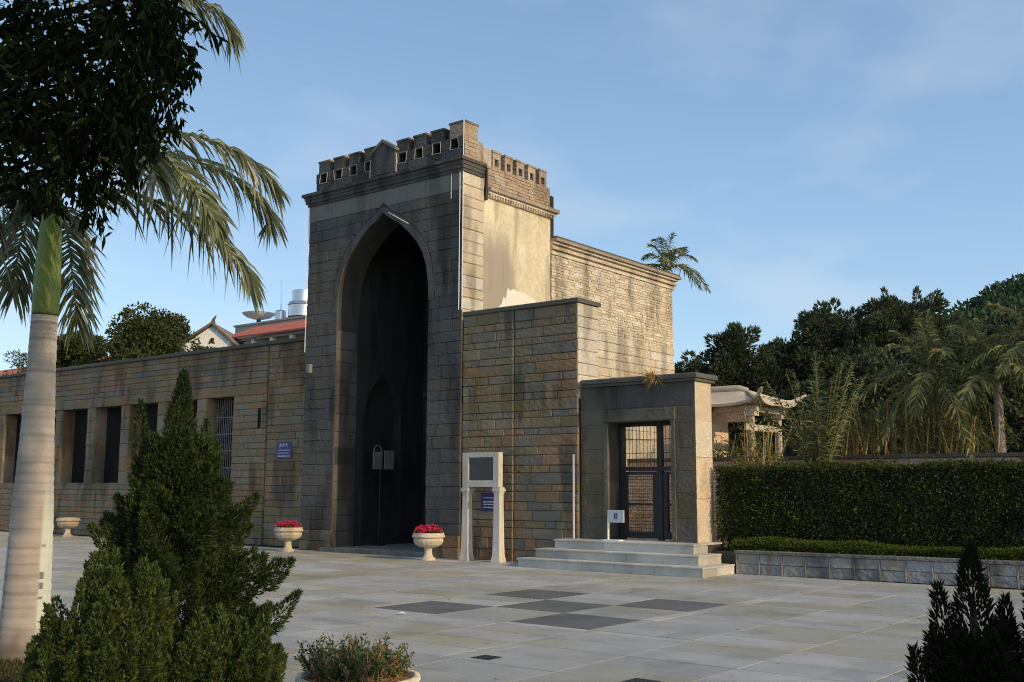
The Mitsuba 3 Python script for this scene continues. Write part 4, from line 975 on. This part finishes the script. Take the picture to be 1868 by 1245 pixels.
bs = [(-11.95, 25.2, .4, 3.3, 9, .12, 1.0, 'tall brown bamboo close against the right end of the side entrance'), (-14.9, 32.0, 2.4, 1.5, 2, .35, .2, 'thin yellowish bamboo in front of the pavilion columns'), (-12.9, 32.5, 2.4, 1.8, 13, .45, .6, 'brown bamboo thicket between pavilion and feathery palm'),
      (-11.3, 31.8, 2.4, 2.0, 12, .4, .8, 'reddish bamboo just right of the feathery palm'), (-9.9, 32.2, 2.4, 2.2, 13, .45, .9, 'bamboo thicket behind the middle of the hedge'), (-8.8, 31.9, 2.4, 2.0, 9, .3, 1.0, 'green bamboo left of the ringed palm trunk'), (-16.3, 32.2, 2.4, .9, 7, .35, 1.2, 'leafy low bamboo at the foot of the pavilion'), (-6.0, 32.6, 2.4, 2.4, 9, .5, 1.3, 'green bamboo at the right behind the hedge')]
for i, (x, y, z, H, n, s_, lf_, lab) in enumerate(bs): bamboo(x, y, z, H, n * 2, s_ * 1.6, lab, 50 + i, lf_)
for i, (a_, b_, lab) in enumerate((((-15.3, 33.2, 2.5), (-15.2, 33.2, 4.15), 'upright bamboo stake in front of the pavilion'), ((-14.9, 32.9, 2.5), (-14.45, 33.3, 3.9), 'leaning bamboo stake beside the pavilion'), ((-14.05, 33.2, 2.5), (-14.1, 33.3, 4.5), 'tall bamboo stake right of the pavilion'))):
    tag(put('bamboo_stake', tube([a_, b_], .03, 6), 'culm', uv=[.8, .5]), lab, 'stake')


def palm(x, y, z0, H, R, nf, L, lab, seed, stiff=.5, mat='far_palm_leaf', rt=.13, leaf=.42, lo=.05, hi=1.35, bark='pale_bark'):
    rr = np.random.default_rng(seed); k = thing('palm_tree', lab, 'palm'); zz = np.linspace(z0, z0 + H, 14)
    put(k + '__trunk', tube([(x, y, z) for z in zz], np.linspace(rt * 1.25, rt * .8, 14) * (1 + .05 * (np.arange(14) % 2)), 12), bark, True)
    t = A3(x, y, z0 + H)
    for j in range(nf):
        g = j * 2.39996 + rr.uniform(-.2, .2); el = np.interp(j / nf, [0, 1], [hi, lo]) + rr.normal(0, .1); l = L * rr.uniform(.8, 1.1)
        pts = []
        for s in np.linspace(0, 1, 6):
            h_ = l * s * math.cos(el) * (1 - .05 * s); v_ = l * (s * math.sin(el) - stiff * (s ** 2.2) * (.35 + .65 * math.cos(el)))
            pts.append(t + A3(math.cos(g) * h_ + 1e-3 * s, math.sin(g) * h_, v_))
        rib, lf = frond(pts, rr, n=34, L=leaf, W=.045, droop=.5, age=.1)
        f = put(k + '__frond', rib, 'far_palm_leaf', True, uv=[.7, .3]); put(f + '__leaflet', lf[:2], mat, uv=lf[2], kind='stuff')


palm(-22.72, 39.65, 2.6, 8.9, 1, 16, 2.3, 'palm whose crown shows above the roof of the rear hall', 61, .75, rt=.12, leaf=.55)
palm(-11.7, 28.9, .4, 1.7, 1, 24, 3.9, 'feathery palm with narrow upright fronds right of the pavilion', 62, .3, rt=.09, leaf=.5, lo=1.0, hi=1.52)
palm(-9.4, 31.8, 2.4, 3.0, 1, 22, 2.5, 'palm with dark trunk rising behind the middle of the hedge', 63, .55, rt=.1, leaf=.55, lo=-.7, bark='bark')
palm(-7.75, 32.3, 2.4, 2.6, 1, 19, 2.8, 'palm with sunlit ringed trunk at the right behind the hedge', 64, .55, rt=.13, leaf=.6, lo=.1)
palm(-6.3, 31.9, 2.4, 3.4, 1, 18, 2.8, 'tall palm with broad pale fronds at the right edge', 65, .55, rt=.12, leaf=.6, lo=0.)
palm(-10.3, 33.5, 2.4, 1.9, 1, 12, 1.6, 'young palm with thin pale stem among the bamboo', 66, .4, rt=.045, leaf=.4)


def far_tree(x, y, z0, H, R, lab, seed, mat='tree_leaf', n=36, spire=1, L=.34, W=.12, name='tree', low=.25, dens=1.):
    rr = np.random.default_rng(seed); k = thing(name, lab, 'tree')
    put(k + '__trunk', tube([(x, y, z0 - .3), (x + rr.normal(0, .2), y, z0 + H * .5), (x, y, z0 + H * .92)], [.28, .18, .03], 9), 'bark', True)
    a = Acc()
    for j in range(n):
        s = rr.uniform(low, .88 if spire else .93); g = rr.uniform(0, 2 * np.pi); q_ = R * (1 - abs(s - .45) * (1.25 if s > .45 else .6)) * rr.uniform(.35, 1.1); c = A3(x + math.cos(g) * q_, y + math.sin(g) * q_, z0 + H * s)
        if spire: addl(a, plume(c - A3(math.cos(g) * .8, math.sin(g) * .8, .6), c + A3(math.cos(g) * .5, math.sin(g) * .5, rr.uniform(.3, 1.0)), rr.uniform(.55, .9), int(360 * dens), L, W, rr, p=.6, out=.9))
        else: addl(a, clump(c, np.array([1, 1, .8]) * rr.uniform(.7, 1.25) * R * .36, int(420 * dens), L, W, rr))
    if spire:
        for j in range(4): sp = rr.normal(0, R * .22, 2) * (j > 0); addl(a, plume((x + sp[0], y + sp[1], z0 + H * .62), (x + sp[0] * 1.2, y + sp[1] * 1.2, z0 + H * (1.0 if j == 0 else rr.uniform(.82, .95))), .7, 420, L * .9, W, rr, p=.8))
    a.put(k + '__crown', mat)


GT = 3.0
tr = [(-24.9, 46.2, 5.2, 1.9, 'dark conifer just right of the rear hall corner'), (-23.4, 47.0, 6.9, 1.9, 'dark tree with a pointed leader left of the pavilion roof'), (-22.1, 48.2, 5.9, 2.1, 'rounded dark tree directly above the pavilion roof'), (-20.9, 49.0, 6.5, 2.1, 'dark tree between pavilion and feathery palm'),
      (-19.6, 49.8, 8.0, 2.2, 'tall dark tree behind the feathery palm'), (-18.4, 50.8, 7.5, 2.2, 'dark tree in the middle of the group behind the garden'), (-17.3, 51.5, 8.7, 2.2, 'tall dark tree with thin spire left of the hill'), (-16.0, 52.4, 8.7, 2.3, 'dark tree with the last spire before the hill'), (-14.3, 53.4, 7.2, 2.4, 'broad dark tree below the hill'), (-12.3, 54.5, 6.4, 2.4, 'dark tree under the hill near the right edge'), (-10.2, 56, 6.4, 2.4, 'dark tree cut by the right edge')]
for i, (x, y, H, R, lab) in enumerate(tr): far_tree(x, y, GT, H, R, lab, 80 + i, n=74, low=.03, L=.27, W=.085)
for i, (x, y, H, R, lab) in enumerate(((-14.2, 41, 4.6, 2.0, 'dark shrub tree behind the feathery palm'), (-11.8, 42, 5.2, 2.2, 'dark spreading tree behind the bamboo'), (-9.2, 43, 5.0, 2.2, 'dark tree behind the palms on the right'), (-17.2, 42, 3.6, 1.9, 'dark shrub tree behind the pavilion'), (-6.8, 43, 5.4, 2.2, 'dark tree at the right edge behind the palms'))):
    far_tree(x, y, 2.6, H, R, lab, 120 + i, n=60, spire=0, L=.2, W=.085, low=.02)
# forest on the hill
r = np.random.default_rng(77); a = Acc()
for _ in range(420):
    x, y = r.uniform(-62, 12), r.uniform(100, 175); z = -1.0 + 30 * math.exp(-((abs(x + 22) / 32) ** 4 + ((y - 168) / 45) ** 2))
    R = r.uniform(2.2, 3.8); addl(a, clump((x, y, z + 1.8), (R, R, R * .85), 260, .85, .55, r, shell=.7))
tag(a.put('hill_forest', 'hill_leaf'), 'dense rounded tree crowns covering the far hill', 'forest', kind='stuff')

# ---------------------------------------------------------------- beyond the hall on the left
far_tree(-54.6, 35, 0, 12.3, 2.9, 'broad green tree behind the hall wall left of the white gable', 140, 'tree_leaf_left', 60, 0, .26, .13, low=.5)
far_tree(-61.6, 34.6, 0, 11.7, 2.1, 'smaller green tree behind the hall wall beside the palm trunk', 141, 'tree_leaf_left', 40, 0, .26, .13, low=.6)
far_tree(-53.6, 38.5, 0, 10.6, 1.6, 'low bush crown under the white gable', 142, 'tree_leaf_left', 30, 0, .22, .12, low=.6)
far_tree(-68.6, 34.3, 0, 11.2, 1.7, 'thin-crowned tree at the left edge above the hall', 143, 'tree_leaf_left', 12, 0, .18, .08, dens=.35, low=.75)
gh = thing('gable_house', 'white gabled house with dark tiled roof behind the hall', 'house')
GF = frame((-56.87, 40.73, 0), RV); gp = Polygon([(-1.75, 4), (1.35, 4), (1.35, 11.2), (.15, 12.25), (-1.6, 11.0), (-1.75, 10.9)])
put(gh + '__wall', prism(GF, gp, -7, 0), 'house_white')
put(gh + '__ornament', prism(GF, Polygon([(.0, 11.25), (.12, 11.45), (.3, 11.4), (.26, 11.2), (.36, 11.05), (.14, 11.1), (-.06, 11.02)]), .002, .05), 'tree_leaf_left')
for p_ in ([(.15, 12.3), (1.6, 11.05), (1.6, 11.17), (.15, 12.45)], [(.15, 12.3), (.15, 12.45), (-2.2, 10.88), (-2.2, 10.73)]): put(gh + '__roof', prism(GF, Polygon(p_), -7.2, .3), 'grey_tile')
put(gh + '__finial', prism(GF, Polygon([(.0, 12.4), (.3, 12.4), (.26, 12.6), (.36, 12.9), (.16, 12.7)]), -.1, .1), 'grey_tile')
rh = thing('red_roof_house', 'long house with red tiled roof and open gallery beside the gate tower', 'house')
RF = frame((-58.3, 43, 0), X)
put(rh + '__wall', prism(RF, sbox(.3, 4, 14, 11.5), -6, -1.6), 'house_grey')
put(rh + '__gallery_floor', prism(RF, sbox(.2, 10.7, 14, 10.95), -1.6, .1), 'house_grey')
for u_ in np.arange(.8, 14, 1.9): put(rh + '__column', prism(RF, sbox(u_, 10.95, u_ + .26, 11.45), -.3, 0), 'house_white')
put(rh + '__beam', prism(RF, sbox(.2, 11.45, 14, 11.62), -.4, .05), 'house_grey')
o_, u_, v_, n_ = RF
put(rh + '__roof', (np.array([o_ + u_ * a_ + Z * z_ + n_ * w_ for a_, z_, w_ in ((0, 11.62, .4), (14, 11.62, .4), (14, 12.78, -2.5), (0, 12.78, -2.5), (0, 11.72, .4), (14, 11.72, .4), (14, 12.9, -2.5), (0, 12.9, -2.5))]), np.array([[0, 1, 5, 4], [1, 2, 6, 5], [2, 3, 7, 6], [3, 0, 4, 7], [4, 5, 6, 7], [3, 2, 1, 0]])), 'red_tile')
bh = thing('grey_block', 'grey flat-roofed block behind the red roof carrying the tanks', 'building')
put(bh + '__wall', prism(RF, sbox(-2.6, 4, 12, 13.1), -9, -2.7), 'house_grey')
put(bh + '__parapet', prism(RF, sbox(-2.7, 13.1, 12, 13.22), -9.1, -2.6), 'house_grey')
c_ = lambda u, w: o_ + u_ * u + n_ * w
tk = thing('water_tank', 'tall stepped stainless steel water tank against the gate tower edge', 'tank'); q_ = c_(3.45, -3.6)
put(tk + '__drum', lathe([(.85, 13.3), (.95, 13.35), (.95, 14.1), (1.0, 14.15), (.9, 14.35), (.72, 14.4)], (q_[0], q_[1], 0), 28), 'steel', 40)
put(tk + '__upper_drum', lathe([(.72, 14.4), (.72, 15.1), (.7, 15.15), (.001, 15.22)], (q_[0], q_[1], 0), 28), 'steel', 40)
put(tk + '__base', bx(q_[0] - .8, q_[0] + .8, q_[1] - .8, q_[1] + .8, 13.225, 13.3), 'iron')
q_ = c_(1.65, -3.2); tag(put('water_tank', lathe([(.36, 13.225), (.38, 13.27), (.38, 13.85), (.3, 13.93), (.001, 13.98)], (q_[0], q_[1], 0), 20), 'steel', 40), 'small steel tank between satellite dish and tall tank', 'tank')
q_ = c_(-.8, -3.3); ds = thing('satellite_dish', 'pale satellite dish on the roof above the red tiles', 'dish')
put(ds + '__bowl', lathe([(.001, 13.55), (.45, 13.6), (.85, 13.72), (1.15, 13.95), (1.15, 13.98), (.85, 13.78), (.45, 13.66), (.001, 13.6)], (q_[0], q_[1], 0), 28), 'dish_white', True)
put(ds + '__mast', tube([(q_[0], q_[1], 13.2), (q_[0], q_[1], 13.6)], .15, 8), 'iron'); put(ds + '__feed', tube([(q_[0], q_[1], 13.62), (q_[0], q_[1], 14.1)], .05, 6), 'dish_white')
q_ = c_(1.2, -3.6); tag(put('antenna_mast', tube([(q_[0], q_[1], 13.2), (q_[0], q_[1], 16.2)], .03, 6), 'grey_paint'), 'thin tall antenna mast left of the steel tank', 'mast')
lh = thing('tiled_house', 'low house with brown tiled roof at the far left above the hall', 'house')
put(lh + '__wall', bx(-88, -68, 38, 44, 2, 10.0), 'house_pink')
put(lh + '__roof', (A3([-88.5, 37.4, 10.0], [-67.5, 37.4, 10.0], [-67.5, 41, 11.2], [-88.5, 41, 11.2], [-88.5, 44.6, 10.0], [-67.5, 44.6, 10.0]), np.array([[0, 1, 2, 3], [3, 2, 5, 4]])), 'red_tile')
